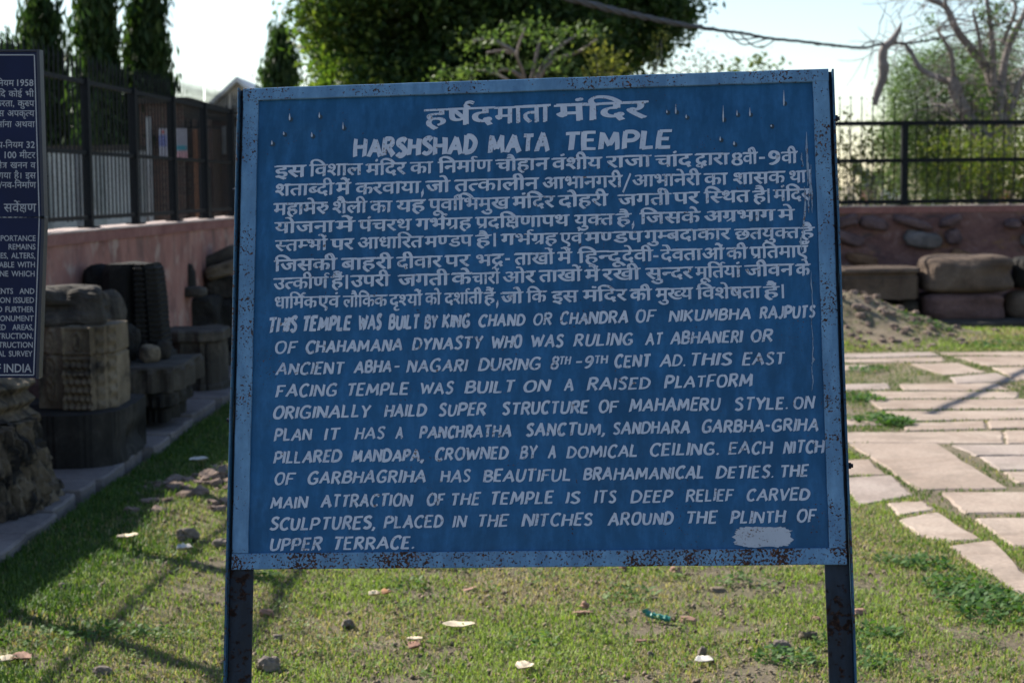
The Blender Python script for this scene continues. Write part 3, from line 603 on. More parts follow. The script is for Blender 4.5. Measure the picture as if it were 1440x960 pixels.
# ---- paving: flagstones set in the ground, one object each
M_SLAB = stone_mat('pink_sandstone_flag', [(.3, (.30, .225, .175)), (.5, (.41, .325, .265)), (.72, (.50, .41, .34))], 1.6, 45, .85, .55, .010, ((.22, .175, .14), .50, .74), 3)
M_SLABG = stone_mat('grey_sandstone_flag', [(.3, (.30, .24, .205)), (.5, (.39, .32, .28)), (.72, (.46, .39, .34))], 1.6, 45, .85, .55, .010, ((.19, .16, .135), .50, .74), 3)
pave = solo('paved_path', [(1.2, 7, -.03), (7, 7, -.03), (7, 17, -.03), (1.2, 17, -.03), (1.2, 7, -.035), (7, 7, -.035), (7, 17, -.035), (1.2, 17, -.035)],
            [(0, 1, 2, 3), (7, 6, 5, 4), (0, 4, 5, 1), (1, 5, 6, 2), (2, 6, 7, 3), (3, 7, 4, 0)], m_, kind='structure')
SLABS = [[(1184, 497), (1310, 494.5), (1322, 499.5), (1184, 503)], [(1150, 505), (1325, 501), (1328, 507), (1150, 509)], [(1281, 511), (1348, 509.5), (1388, 522), (1325, 526)],
 [(1334, 529), (1402, 524), (1433, 534), (1343, 537)], [(1321, 495), (1520, 493), (1530, 499), (1336, 499)], [(1342, 501), (1425, 500.5), (1530, 503), (1530, 512), (1388, 513)],
 [(1395, 516.5), (1530, 515), (1530, 531), (1430, 532)], [(1150, 540), (1249, 538), (1252, 546), (1150, 548)], [(1265, 539), (1402, 538), (1420, 547), (1270, 547)],
 [(1225, 549.5), (1431, 549.8), (1431, 558.5), (1232, 559)], [(1222, 562), (1500, 560.5), (1500, 573), (1240, 574)], [(1247, 577.5), (1480, 575), (1490, 586), (1270, 590)],
 [(1120, 588), (1235, 587), (1245, 596), (1120, 597)], [(1274, 594), (1384, 590.5), (1388, 601), (1270, 604)], [(1388.5, 590.5), (1520, 588), (1520, 599), (1391.5, 601)],
 [(1150, 607), (1408, 605), (1412, 621), (1150, 620)], [(1411, 605), (1540, 603), (1540, 620), (1415.5, 621)], [(1197, 624), (1320, 624), (1412, 682), (1288, 683.5)],
 [(1340, 625), (1540, 623), (1545, 637), (1372, 638)], [(1377, 641), (1540, 640), (1550, 658), (1403, 658.5)], [(1412, 663), (1560, 661), (1560, 678), (1429, 677)],
 [(1324, 691), (1530, 691), (1540, 717), (1355, 718.5)], [(1372, 728), (1560, 728), (1560, 769), (1420, 764)], [(1160, 647), (1224, 645), (1246, 665), (1170, 667)],
 [(1180, 671), (1254, 667.5), (1285, 693), (1206, 706)], [(1245, 705), (1300, 703), (1318, 714), (1262, 722)], [(1263, 729), (1320, 720), (1381, 756), (1337, 758), (1290, 750)],
 [(1337, 768), (1399, 761.5), (1440, 800), (1500, 845), (1460, 850), (1390, 806)], [(1450, 780), (1560, 775), (1600, 820), (1500, 830)],
 [(1150, 513), (1225, 512), (1222, 519), (1150, 521)], [(1440, 484), (1500, 484), (1510, 490), (1440, 490)]]
for r, py in enumerate((500, 512, 526, 543, 562, 584, 610)):          # the path carries on behind the board
    for px0 in (1010, 1085): SLABS.append([(px0 + r * 3, py), (px0 + 68 + r * 3, py - .5), (px0 + 66, py + 9 + r), (px0 - 3, py + 9.5 + r)])
def slab_poly(P2, zt, th, rnd=.01, nsub=7, j=.020):
    """worn slab with uneven edges and chamfered rim; P2: ground points in order"""
    P2 = np.array(P2, float); c = P2.mean(0); ring = []
    for i in range(len(P2)):
        a, b2 = P2[i], P2[(i + 1) % len(P2)]
        for k in range(nsub): q = a + (b2 - a) * (k / nsub); q = q + (c - q) / np.linalg.norm(c - q) * ((rnd if k == 0 else 0) + R_.uniform(0, j)); ring.append(q)
    ring = np.array(ring); n = len(ring)
    if np.cross(ring[1] - ring[0], ring[2] - ring[1]) < 0 and False: ring = ring[::-1]
    ins = ring + (c - ring) / np.linalg.norm(c - ring, axis=1)[:, None] * .014
    tilt = np.array([R_.uniform(-.003, .003), R_.uniform(-.003, .003)]); zz = lambda p: zt + (p - c) @ tilt
    V = [(p[0], p[1], zt - th) for p in ring] + [(p[0], p[1], zz(p) - .008) for p in ring] + [(p[0], p[1], zz(p)) for p in ins] + [(c[0], c[1], zt + .001)]
    F = []
    for i in range(n):
        k = (i + 1) % n; F += [(i, k, n + k, n + i), (n + i, n + k, 2 * n + k, 2 * n + i), (2 * n + i, 2 * n + k, 3 * n)]
    return V, F
SLABXY = []
for q in SLABS:
    P2 = [G(*p)[:2] for p in q]; c_ = np.mean(P2, 0); P2 = [c_ + (p - c_) * np.array([1.03, 1.11]) for p in P2]; SLABXY.append(np.array(P2)); V, F = slab_poly(P2, -.004 + R_.uniform(-.002, .003), .04, .004)
    part('flagstone', V, F, M_SLAB if R_.random() < .7 else M_SLABG, pave)
# ---- the raised stone edging under the sculptures on the left
M_KERB = stone_mat('grey_violet_sandstone', [(.3, (.13, .115, .115)), (.5, (.20, .175, .17)), (.72, (.27, .24, .23))], 2.2, 40, .9, .5, .01, ((.08, .07, .07), .55, .75), 4)
edge_p = solo('stone_edging', [(-3.4, 4, -.04), (-2.2, 4, -.04), (-2.1, 20, -.04), (-2.8, 20, -.04), (-3.4, 4, -.03), (-2.2, 4, -.03), (-2.1, 20, -.03), (-2.8, 20, -.03)],
            [(3, 2, 1, 0), (4, 5, 6, 7), (0, 1, 5, 4), (1, 2, 6, 5), (2, 3, 7, 6), (3, 0, 4, 7)], m_, kind='structure')
y = 4.3
while y < 19.5:
    L = R_.uniform(.32, .62); x1 = kerbx(y) + R_.uniform(-.02, .035); x0 = x1 - R_.uniform(.42, .60); zt = .065 + R_.uniform(-.010, .010)
    V, F = slab_poly([(x0, y), (x1, y), (x1 + R_.uniform(-.02, .02), y + L - .015), (x0 + R_.uniform(-.02, .02), y + L - .015)], zt, .11, .02, 5, .010); part('paving_stone', V, F, M_KERB, edge_p)
    xl = x0 - .02
    while xl > wallx(y) - .05:
        wq = R_.uniform(.3, .5); V, F = slab_poly([(xl - wq + .02, y), (xl, y), (xl, y + L - .015), (xl - wq + .02, y + L - .015)], zt - R_.uniform(.0, .015), .11, .02, 4, .010); part('paving_stone', V, F, M_KERB, edge_p); xl -= wq
    y += L

# ================================================================ WALLS AND FENCES
m_, t, b = newmat('pink_cement_plaster'); co = coords(t)
c = ramp(t, noise(t, co, 1.8, 7, .62, .5), [(.3, (.20, .085, .07)), (.5, (.33, .155, .125)), (.7, (.42, .24, .195))])
c = mix(t, ramp(t, noise(t, coords(t, (3, 3, .7)), 2.2, 6, .65, .7), [(.52, 0), (.7, .75)]), c, (.12, .075, .068)); c = mix(t, ramp(t, noise(t, co, 5, 5), [(.55, 0), (.68, .7)]), c, (.44, .33, .28)); c = mix(t, ramp(t, noise(t, co, 2.6, 8, .7), [(.34, .8), (.46, 0)]), c, (.15, .075, .065))
t.links.new(c, b.inputs['Base Color']); b.inputs['Roughness'].default_value = .9; bump(t, b, noise(t, co, 20, 8, .65), .5, .02); M_PLAST = m_
m_f, t, b = newmat('patchy_rubble_plaster'); co = coords(t, (1, 1, 1.6))
c = ramp(t, noise(t, co, 4.2, 8, .7, .8), [(.3, (.09, .055, .058)), (.45, (.19, .095, .085)), (.58, (.24, .13, .115)), (.72, (.36, .27, .24))]); c = mix(t, ramp(t, noise(t, co, 2.6, 5, .6, 1.0), [(.56, 0), (.66, .8)]), c, (.27, .15, .075)); c = mix(t, ramp(t, noise(t, co, 3.3, 5, .7, .6), [(.28, .9), (.42, 0)]), c, (.065, .06, .068))
t.links.new(c, b.inputs['Base Color']); b.inputs['Roughness'].default_value = .9; bump(t, b, noise(t, co, 9, 9, .72), 1.0, .06)
M_CAPS = stone_mat('faded_red_cap', [(.3, (.24, .105, .095)), (.6, (.33, .16, .14)), (.8, (.42, .24, .21))], 3, 40, .9, .3, .008)
M_CAPT = stone_mat('pale_pink_cap_top', [(.3, (.40, .31, .28)), (.6, (.55, .45, .41)), (.8, (.62, .54, .5))], 3, 40, .9, .3, .008)
def wall_run(A, B, h, th, lb, inward, n=60, mt_=None):
    """face from A to B, thickness away from the viewer's side"""
    A, B = np.array(A, float), np.array(B, float); d = (B - A) / np.linalg.norm(B - A); q = np.array(inward, float)
    root = thing('boundary_wall', (*((A + B) / 2), 0), lb, 'wall'); L = np.linalg.norm(B - A)
    nz = 8; V = []; F = []
    for i in range(n + 1):
        p = A + d * L * i / n
        for j in range(nz + 1):
            z = -.15 + (h - .085 + .15) * j / nz; o = .008 * vnoise([p[0] * 2.2, p[1] * 2.2, z * 3]); V.append((p[0] - q[0] * o, p[1] - q[1] * o, z))
    for i in range(n):
        for j in range(nz): a = i * (nz + 1) + j; F.append((a, a + nz + 1, a + nz + 2, a + 1))
    k = len(V); V += [(*(A + q * th), -.15), (*(B + q * th), -.15), (*(B + q * th), h - .085), (*(A + q * th), h - .085)]; F += [(k, k + 3, k + 2, k + 1), (nz, k + 3, k, 0), (n * (nz + 1), k + 1, k + 2, n * (nz + 1) + nz)]
    part('wall_face', V, F, mt_ or M_PLAST, root, True)
    for name, z0, z1, o, mt in (('cap_band', h - .085, h - .012, .014, M_CAPS), ('cap_top', h - .012, h, .02, M_CAPT)):
        V = []; F = []
        for i in range(n + 1):
            p = A + d * L * i / n; e = R_.uniform(-.003, .003)
            for pp in (p - q * (o + e), p + q * (th + o)): V += [(*pp, z0), (*pp, z1 + e)]
        for i in range(n): a = 4 * i; F += [(a, a + 4, a + 5, a + 1), (a + 1, a + 5, a + 7, a + 3), (a + 3, a + 7, a + 6, a + 2), (a + 2, a + 6, a + 4, a)]
        F += [(0, 1, 3, 2), (4 * n, 4 * n + 2, 4 * n + 3, 4 * n + 1)]; part(name, V, F, mt, root)
    return root
WH = 1.30
lw = wall_run((wallx(3.5), 3.5), (wallx(FARW) , FARW), WH, .30, 'long pink plastered wall along the left under the dark railing, carved stones against it', (-.9988, .0489))
fw_ = wall_run((wallx(FARW) - .3, FARW), (12, FARW + .3), WH, .30, 'reddish rubble wall at the far right, under the railing, behind the mound', (0, 1), 90, m_f)
def rock(c, d, rz=0, tilt=(0, 0), n=7, pw=4.0, amp=.06, fr=2.2, seed=0, taper=0, chip=.5):
    """weathered block: rounded box, broken by noise"""
    V = []; F = []; idx = {}
    def vid(p):
        k = tuple(np.round(p, 5))
        if k not in idx: idx[k] = len(V); V.append(p)
        return idx[k]
    g = np.linspace(-1, 1, n + 1)
    for ax in range(3):
        for s_ in (-1, 1):
            for i in range(n):
                for j in range(n):
                    q = []
                    for a_, b_ in ((i, j), (i + 1, j), (i + 1, j + 1), (i, j + 1)):
                        p = [0, 0, 0]; p[ax] = s_; p[(ax + 1) % 3] = g[a_]; p[(ax + 2) % 3] = g[b_]; q.append(vid(p))
                    F.append(tuple(q) if s_ > 0 else tuple(q[::-1]))
    V = np.array(V, float); nn = (np.abs(V) ** pw).sum(1) ** (1 / pw); V = V / nn[:, None] * 1.0
    dd = np.array(d, float) / 2; o = fbm(V * fr + seed * 3.7, 4, seed); o2 = np.minimum(0, fbm(V * 1.1 + seed, 2, seed + 5) - .1) * chip
    V = V * (1 + amp * o + o2 * .35)[:, None]
    if taper: V[:, :2] *= (1 - taper * (V[:, 2:] + 1) / 2)
    V = V * dd; cz, sz = math.cos(rz), math.sin(rz); tx, ty = tilt
    Rx = np.array([[1, 0, 0], [0, math.cos(tx), -math.sin(tx)], [0, math.sin(tx), math.cos(tx)]]); Ry = np.array([[math.cos(ty), 0, math.sin(ty)], [0, 1, 0], [-math.sin(ty), 0, math.cos(ty)]]); Rz = np.array([[cz, -sz, 0], [sz, cz, 0], [0, 0, 1]])
    V = V @ (Rz @ Rx @ Ry).T; return V + np.array(c, float), F
M_RUB = [stone_mat('orange_rubble', [(.35, (.16, .085, .05)), (.65, (.25, .14, .08))], 6, 40, .9, .6), stone_mat('purple_rubble', [(.35, (.10, .065, .068)), (.65, (.19, .125, .12))], 6, 40, .9, .6), stone_mat('grey_rubble', [(.35, (.11, .10, .10)), (.65, (.22, .19, .18))], 6, 40, .9, .6)]
k = 0; x = 2.6; rows = [(.18, .17), (.42, .19), (.66, .18), (.90, .17), (1.10, .13)]
for zc, hh in rows:                                                   # stones showing through the plaster of the far wall
    x = wallx(FARW) + .2 + R_.uniform(0, .3)
    while x < 7.6:
        wd = R_.uniform(.16, .42)
        if R_.random() < .62:
            V, F = rock((x + wd / 2, FARW + .122, zc + R_.uniform(-.03, .03)), (wd * 1.15, .20, hh * R_.uniform(.8, 1.25)), 0, (0, R_.uniform(-.4, .4)), 7, 2.8, .30, 1.6, k)
            mt = R_.choice(M_RUB + [M_RUB[1]]) if zc < 1.0 else M_RUB[1]; part('rubble_stone', V, F, mt, fw_, True, org=(x, FARW, zc)); k += 1
        x += wd + R_.uniform(.0, .14)

def fence(name, A, B, z0, zm, z1, ztip, posts, sp, br, lb, rh=.035, pw=.05, base=WH, grp=None, tipr=False, bz=.02):
    A, B = np.array(A, float), np.array(B, float); L = np.linalg.norm(B - A); d = (B - A) / L; q = np.array([-d[1], d[0]])
    AX = [[d[0], d[1], 0], [q[0], q[1], 0], [0, 0, 1]]; root = thing(name, (*((A + B) / 2), base), lb, 'fence')
    for z, hh in ((z0, rh), (zm, rh), (z1, rh * 1.15)):
        m = MB(); c = (A + B) / 2; m.box((*c, z), (L, .022, hh), AX); part('rail', m.V, m.F, M_FENCE, root)
    proto = None
    for s_ in posts:
        p = A + d * s_
        if proto is None:
            m = MB(); m.box((*p, (base + z1 + .03) / 2), (pw, pw, z1 + .03 - base), AX); m.box((*p, base + .008), (pw * 2.2, pw * 2.2, .012), AX); proto = part('post', m.V, m.F, M_FENCE, root, org=(*p, base)); p0 = p
        else: dup(proto, root, (*(p - p0), 0))
    proto = None; s_ = sp / 2
    while s_ < L:
        if min(abs(s_ - q_) for q_ in posts) > pw * .9:
            p = A + d * s_
            if proto is None:
                p0 = p; m = MB(); pts = [(*p, z0 - bz), (*p, z1 + .05), (p[0] + .003, p[1], (z1 + ztip) / 2 + .03), (*p, ztip)]
                m.tube(pts, [br, br, br * (1.25 if not tipr else 1), br * .25], 6)
                if tipr: m.tube([(*p, ztip - .03), (*p, ztip - .012), (*p, ztip + .006)], [br * .9, br * 1.9, br * .8], 6)
                proto = part('bar', m.V, m.F, M_FENCE, root, org=(*p, z0))
            else: dup(proto, root, (*(p - p0), R_.uniform(-.004, .008)))
        s_ += sp
    return root
A = (wallx(5.0) - .13, 5.0); B = (wallx(19.9) - .13, 19.9); kk = math.hypot(1, .0489)
fence('iron_railing', A, B, 1.375, 1.83, 2.325, 2.52, [(Y - 5.0) * kk for Y in (6.1, 7.3, 8.5, 9.7, 10.9, 12.13, 13.37, 14.6, 15.8, 16.95, 18.1, 19.3)], .100, .0062, 'dark iron railing with spiked bars running along the left wall', .028, .058)
fence('iron_railing', (-2.3, FARW + .12), (11.0, FARW + .28), 1.345, 1.835, 2.275, 2.585, [1.0, 3.5, 7.0, 9.5, 12.4], .131, .0072, 'dark iron railing with thin rods and knobbed tips on the far right wall', .048, .075, tipr=True, bz=.01)
# ================================================================ CARVED STONES
M_BLK = stone_mat('soot_black_stone', [(.3, (.011, .010, .010)), (.55, (.027, .025, .023)), (.75, (.085, .075, .065))], 3.0, 45, .85, .7, .012, ((.13, .12, .11), .62, .8), 5)
M_DRK = stone_mat('dark_weathered_stone', [(.3, (.030, .026, .022)), (.55, (.068, .059, .050)), (.75, (.15, .13, .108))], 3.0, 45, .9, .7, .012, ((.16, .13, .10), .58, .78), 4)
M_TAN = stone_mat('buff_sandstone', [(.3, (.11, .085, .058)), (.52, (.21, .165, .115)), (.72, (.31, .25, .18))], 3.2, 45, .9, .8, .012, ((.035, .03, .027), .55, .7), 4)
M_TAND = stone_mat('stained_buff_sandstone', [(.3, (.09, .07, .048)), (.52, (.16, .125, .088)), (.72, (.26, .21, .15))], 3.2, 45, .9, .9, .014, ((.02, .018, .017), .46, .58), 5)
M_RED = stone_mat('dull_red_sandstone', [(.3, (.10, .058, .055)), (.55, (.17, .10, .092)), (.75, (.23, .15, .13))], 3.0, 45, .9, .6, .01)
M_BRN = stone_mat('brown_sandstone', [(.3, (.075, .052, .040)), (.55, (.14, .10, .075)), (.75, (.20, .15, .115))], 2.6, 45, .9, .6, .012, ((.035, .03, .027), .56, .75), 3)
def prism(foot_, z0, z1, levels=14, sub=6, disp=None, amp=.008, seed=0, topamp=.01, taper=None, capr=.012, fr=6):
    """stone with a many-sided footprint; disp(s, t) carves its sides (s = side number + fraction, t = height fraction)"""
    foot_ = np.array(foot_, float); c = foot_.mean(0); ring = []; S_ = []
    for i in range(len(foot_)):
        a, b2 = foot_[i], foot_[(i + 1) % len(foot_)]
        for k in range(sub): ring.append(a + (b2 - a) * k / sub); S_.append(i + k / sub)
    ring = np.array(ring); n = len(ring); out = ring - c; rr = np.linalg.norm(out, axis=1)[:, None]; out /= rr
    tg = np.roll(ring, -1, 0) - np.roll(ring, 1, 0); nr = np.stack([tg[:, 1], -tg[:, 0]], 1); nr /= np.linalg.norm(nr, axis=1)[:, None]; nr *= np.sign((nr * out).sum(1))[:, None]
    V = []
    for j in range(levels + 1):
        t = j / levels; z = z0 + (z1 - z0) * t; sc = 1 if taper is None else taper(t)
        e = np.array([disp(s, t) if disp else 0 for s in S_]); pos = c + out * rr * sc + nr * e[:, None]
        if j == levels: pos = pos - nr * capr
        p3 = np.stack([pos[:, 0], pos[:, 1], np.full(n, z)], 1); o = amp * fbm(p3 * fr + seed * 5.1, 4, seed); p3[:, :2] += nr * o[:, None]
        if j in (levels, levels - 1): p3[:, 2] += topamp * fbm(p3 * 4 + seed, 3, seed + 2) + (0 if j == levels else capr * .3)
        V.append(p3)
    V = np.vstack(V); F = []
    for j in range(levels):
        for i in range(n): a = j * n + i; b2 = j * n + (i + 1) % n; F.append((a, b2, b2 + n, a + n))
    ct = V[-n:].mean(0); k = len(V); mid = (V[-n:] + ct) / 2; mid[:, 2] += topamp * fbm(mid * 5 + seed, 3, seed + 7); V = np.vstack([V, mid, [ct], [(c[0], c[1], z0)]])
    for i in range(n): b2 = (i + 1) % n; F += [(k - n + i, k - n + b2, k + b2, k + i), (k + i, k + b2, k + n), (i, k + n + 1, b2)]
    return V, F
def put(name, VF, mt, lb, cat='carved stone', grp=None, smooth=False): return solo(name, VF[0], VF[1], mt, lb, cat, grp, smooth=smooth)
def W(px, Y): return (px - 720) / FPX * Y * 1.0                       # sideways place at distance Y
def H(px, py, Y): return P(px, py, Y)[2]
FL = .062                                                             # top of the edging stones
# octagonal black base and what stands on it
ft = [(-2.76, 9.32), (-2.66, 9.18), (-2.50, 9.12), (-2.30, 9.12), (-2.17, 9.26), (-2.15, 9.55), (-2.17, 10.02), (-2.30, 10.12), (-2.70, 10.1), (-2.80, 9.8)]
def d_base(s, t):
    e = .010 * (abs((s % 1) - .5) < .36) + (.012 if t > .93 else 0); i = int(s)
    if i in (4, 5): e -= .05 * math.exp(-((t - .35) / .22) ** 2) * (1 if s > 4.6 else .2)
    return e
b_oct = put('pillar_base', prism(ft, FL, H(110, 583, 9.15), 14, 12, d_base, .005, 1), M_BLK, 'faceted black pillar base carrying the carved buff block')
zt = H(110, 583, 9.15)
bx = lambda px: W(px, 9.42)
ft = [(bx(46), 9.50), (bx(50), 9.42), (bx(86), 9.36), (bx(90), 9.33), (bx(134), 9.30), (bx(138), 9.36), (bx(147), 9.38), (bx(150), 9.44), (bx(158), 9.47), (bx(158), 9.78), (bx(60), 9.86), (bx(46), 9.80)]
def ring_(u, v, cx, cy, r, w_): return math.exp(-((math.hypot(u - cx, (v - cy)) - r) / w_) ** 2)
def d_carv(s, t):
    i = int(s); f = s - i; e = 0
    e -= .016 * math.exp(-((t - .655) / .016) ** 2)
    if i == 1:
        for cy in (.25, .48, .80): e += .012 * ring_(f, t * 1.3, .5, cy * 1.3, .20, .05) + .010 * ring_(f, t * 1.3, .45, cy * 1.3, .08, .04) - .006
        e += .010 * math.exp(-((f - .04) / .06) ** 2)
    if i == 3:
        e += .016 * ring_(f, t, .5, .83, .10, .022) + .014 * ring_(f, t, .5, .83, .045, .018) - .010 * (abs(f - .5) < .4 and .7 < t < .96)
        if t < .62: e += .014 * math.sin(t * 62) * (1 - abs(f - .5) * 1.2) + .006 * math.sin(f * 30 + t * 20) - .004
        e += .010 * (math.exp(-((f - .03) / .04) ** 2) + math.exp(-((f - .97) / .04) ** 2))
    if i in (2, 4, 6): e -= .012
    if i in (5, 7): e += .006 * math.sin(t * 40)
    return e
ztb = H(110, 459, 9.4)
put('carved_block', prism(ft, zt + .002, ztb, 74, 20, d_carv, .006, 2, .012, None, .012), M_TAN, 'buff block carved with scrolls and roundels, standing on the black base')
V, F = rock((bx(88), 9.60, (ztb + H(110, 404, 9.5)) / 2 + .004), (.42, .42, H(110, 404, 9.5) - ztb + .01), .1, (.02, -.03), 10, 12, .06, 1.6, 3, .10, 1.3)
put('stone_block', (V, F), M_DRK, 'plain grey-brown stone with a sloping corner, lying on top of the scroll-carved one', 'stone')
V, F = rock((W(38, 10.2), 10.15, FL + .24), (.40, .4, .50), .3, (0, 0), 8, 4, .07, 2, 5); put('stone_block', (V, F), M_RED, 'dull red boulder between the navy sign and the black base', 'stone')
# pile at the left edge
ft = [(W(-70, 7.9), 8.15), (W(-60, 7.9), 7.75), (W(-12, 7.8), 7.68), (W(10, 7.8), 7.80), (W(28, 7.85), 7.95), (W(34, 7.9), 8.15), (W(24, 8), 8.5), (W(-60, 8), 8.5)]
def d_pile(s, t): return .022 * (math.floor(t * 4 + .8 * math.sin(s * 2)) % 2) - .04 * (abs((s % 1) - .5) > .42) + .012 * math.sin(s * 23 - t * 9) * (1 if int(s) in (1, 2, 3, 4) else .2) + .02 * math.sin(s * 14 + t * 9) - .05 * t
put('sculpture_fragment', prism(ft, FL, .47, 34, 10, d_pile, .040, 4, .03, lambda t: 1.08 - .24 * t, .02, 4.5), M_TAND, 'heap-like eroded sculpture fragment with black stains, at the left edge of the photo', 'carved stone')
ft = [(W(-80, 8), 8.4), (W(-60, 8), 8.0), (W(-5, 8), 7.94), (W(14, 8), 8.1), (W(16, 8.1), 8.4), (W(-40, 8.2), 8.6)]
put('sculpture_fragment', prism(ft, .475, H(10, 533, 8.0), 16, 10, lambda s, t: .02 * math.sin(t * 16 + 2) + .012 * math.sin(s * 12), .03, 6, .02, lambda t: 1 - .12 * t, .02, 5), M_TAND, 'upper eroded fragment with a light top, just under the navy sign')
# tall black ribbed stone
Yt = 11.25; xx = lambda px: W(px, Yt)
zb, ztp = H(180, 510, Yt), H(180, 371, Yt)
ft = [(xx(133), Yt + .3), (xx(134), Yt + .02), (xx(150), Yt - .06), (xx(180), Yt - .08), (xx(186), Yt - .02), (xx(194), Yt - .10), (xx(206), Yt - .10), (xx(210), Yt - .03), (xx(218), Yt - .07), (xx(230), Yt - .03), (xx(231), Yt + .25), (xx(180), Yt + .42)]
def d_rib(s, t):
    i = int(s); e = 0
    if i in (5, 6, 8, 9) and t > .12: e += .012 * (1 if math.sin(t * 120) > 0 else -.6)
    if i in (4, 7): e -= .02
    if t < .10: e += .02
    return e
def tp_(t): return 1.0 - .20 * max(0, t - .15) ** 1.0 * 1.1
put('shikhara_fragment', prism(ft, zb, ztp, 96, 7, d_rib, .006, 7, .03, lambda t: (1.02 if t < .12 else 1 - .20 * t) * (1 - .25 * max(0, (t - .9) * 10) ** 2 * .4), .02), M_BLK, 'tall soot-black stone with notched vertical ribs, leaning by the pink wall')
# the stepped slabs it stands on
def slabstone(px0, px1, py0, py1, Y, dep, mt, lb, seed, sag=0, cat='stone'):
    z0, z1 = H((px0 + px1) / 2, py1, Y), H((px0 + px1) / 2, py0, Y); a, b2 = W(px0, Y), W(px1, Y)
    ft = [(a, Y + dep), (a, Y), ((a * 2 + b2) / 3, Y - .05), ((a + 2 * b2) / 3, Y - .06), (b2 - .03, Y + .01), (b2, Y + dep * .4), (b2 - .02, Y + dep)]
    return put('stone_slab' if cat == 'stone' else 'carved_block', prism(ft, max(z0, FL), z1, 9, 8, lambda s, t: .018 * math.sin(s * 9 + seed) * (t < .8) - sag * (t < .55) , .02, seed, .012, None, .01, 5), mt, lb, cat)
slabstone(128, 247, 517, 552, 10.55, .95, M_DRK, 'broad dark slab carrying the tall ribbed stone', 11, .0)
slabstone(140, 206, 552, 572, 10.5, .5, M_DRK, 'low dark slab just behind the black pillar base', 12)
slabstone(192, 245, 552, 594, 10.6, .6, M_BLK, 'undercut black support below the broad slab', 13, .05)
slabstone(130, 200, 572, 600, 10.7, .5, M_BLK, 'lowest black slab half hidden by the pillar base', 17, .02)
for (px, py, Y, d, mt, lb) in ((150, 440, 10.9, (.24, .3, .30), M_DRK, 'rough dark lump beside the buff carved block'), (172, 482, 11.0, (.20, .22, .26), M_BLK, 'round black stone left of the ribbed stone foot'), (208, 497, 10.9, (.13, .12, .12), M_TAN, 'small tan stone at the foot of the ribbed stone'),
                               (228, 492, 11.1, (.10, .1, .13), M_DRK, 'small upright stone right of the tan one'), (160, 508, 10.8, (.18, .15, .12), M_DRK, 'flat dark stone on the broad slab'), (142, 402, 11.5, (.22, .2, .3), M_BLK, 'black shard behind the stone with the sloping corner')):
    z = H(px, py, Y); V, F = rock((W(px, Y), Y, z), d, R_.uniform(0, 1), (R_.uniform(-.2, .2), R_.uniform(-.2, .2)), 6, 3, .12, 2, int(px)); put('stone', (V, F), mt, lb, 'stone')
# squat moulded block
Yb = 12.75; a, b2 = W(231, Yb), W(309, Yb)
ft = [(a, Yb + .4), (a, Yb), ((a + b2) / 2 - .08, Yb - .10), ((a + b2) / 2 - .06, Yb - .07), ((a + b2) / 2 + .05, Yb - .08), ((a + b2) / 2 + .07, Yb - .11), (b2 - .06, Yb - .08), (b2 - .01, Yb - .02), (b2, Yb + .35), (b2 - .1, Yb + .45)]
def d_mold(s, t): return (.03 if t > .80 else 0) + (.015 if t < .12 else 0) - .02 * math.exp(-((s % 1) - .5) ** 2 / .01) * (t < .78) * (int(s) in (1, 5)) + .02 * math.exp(-((t - .4) / .1) ** 2) * (int(s) == 3)
put('moulded_block', prism(ft, FL, H(270, 464, Yb), 24, 8, d_mold, .012, 21, .015, lambda t: 1 - .03 * t, .02), M_DRK, 'squat moulded block with a rounded lip and a tan right corner, beyond the ribbed stone')
# far heap on the left wall
Yf = 15.2
for (p0, p1, q0, q1, Y, dep, mt, lb, n) in ((255, 305, 418, 470, 14.6, .5, M_BLK, 'black block under the seated figure fragment', 'stone_block'), (292, 345, 420, 500, 14.9, .6, M_BLK, 'large dark block close to the blue board edge', 'stone_block'), (285, 345, 392, 420, 15.0, .5, M_DRK, 'flat dark stone on the large dark block', 'stone_slab'), (300, 345, 500, 545, 14.6, .5, M_DRK, 'low dark rubble at the board edge', 'stone_block')):
    z0, z1 = H(300, q1, Y), H(300, q0, Y); xa, xb = W(p0, Y), W(p1, Y); V, F = rock(((xa + xb) / 2, Y + dep / 2, (z0 + z1) / 2), (xb - xa, dep, z1 - z0 + .02), .05, (0, 0), 8, 6, .07, 2.4, p0 + q0); put(n, (V, F), mt, lb, 'stone')
for (px, py, Y, d, ty, mt, lb) in ((313, 362, 15.3, (.36, .3, .13), -.42, M_DRK, 'tilted dark slab leaning on the pink wall'), (318, 378, 15.1, (.34, .3, .13), -.30, M_TAN, 'tilted tan slab under the dark one'), (296, 384, 15.3, (.10, .2, .30), .2, M_RED, 'reddish upright sliver beside the tilted slabs')):
    V, F = rock((W(px, Y), Y, H(px, py, Y)), d, 0, (0, ty), 7, 6, .07, 2, int(px)); put('stone_slab', (V, F), mt, lb, 'stone')
# seated figure fragment: worn block with a head-like knob and a lap
Y = 14.45; q = thing('figure_fragment', (W(268, Y), Y, H(268, 417, Y)), 'small dark eroded seated figure on the black block by the wall', 'carved stone')
V, F = rock((W(262, Y), Y + .1, H(262, 396, Y)), (.15, .18, .26), 0, (0, .06), 8, 3.5, .08, 2, 31, .25); part('torso', V, F, M_BLK, q, True)
V, F = rock((W(275, Y), Y, H(275, 410, Y)), (.19, .22, .09), 0, (0, 0), 7, 5, .06, 2, 32); part('lap', V, F, M_DRK, q, True)
V, F = rock((W(262, Y), Y + .08, H(262, 379, Y)), (.10, .1, .10), 0, (0, 0), 6, 2.6, .06, 2, 33); part('head', V, F, M_BLK, q, True)
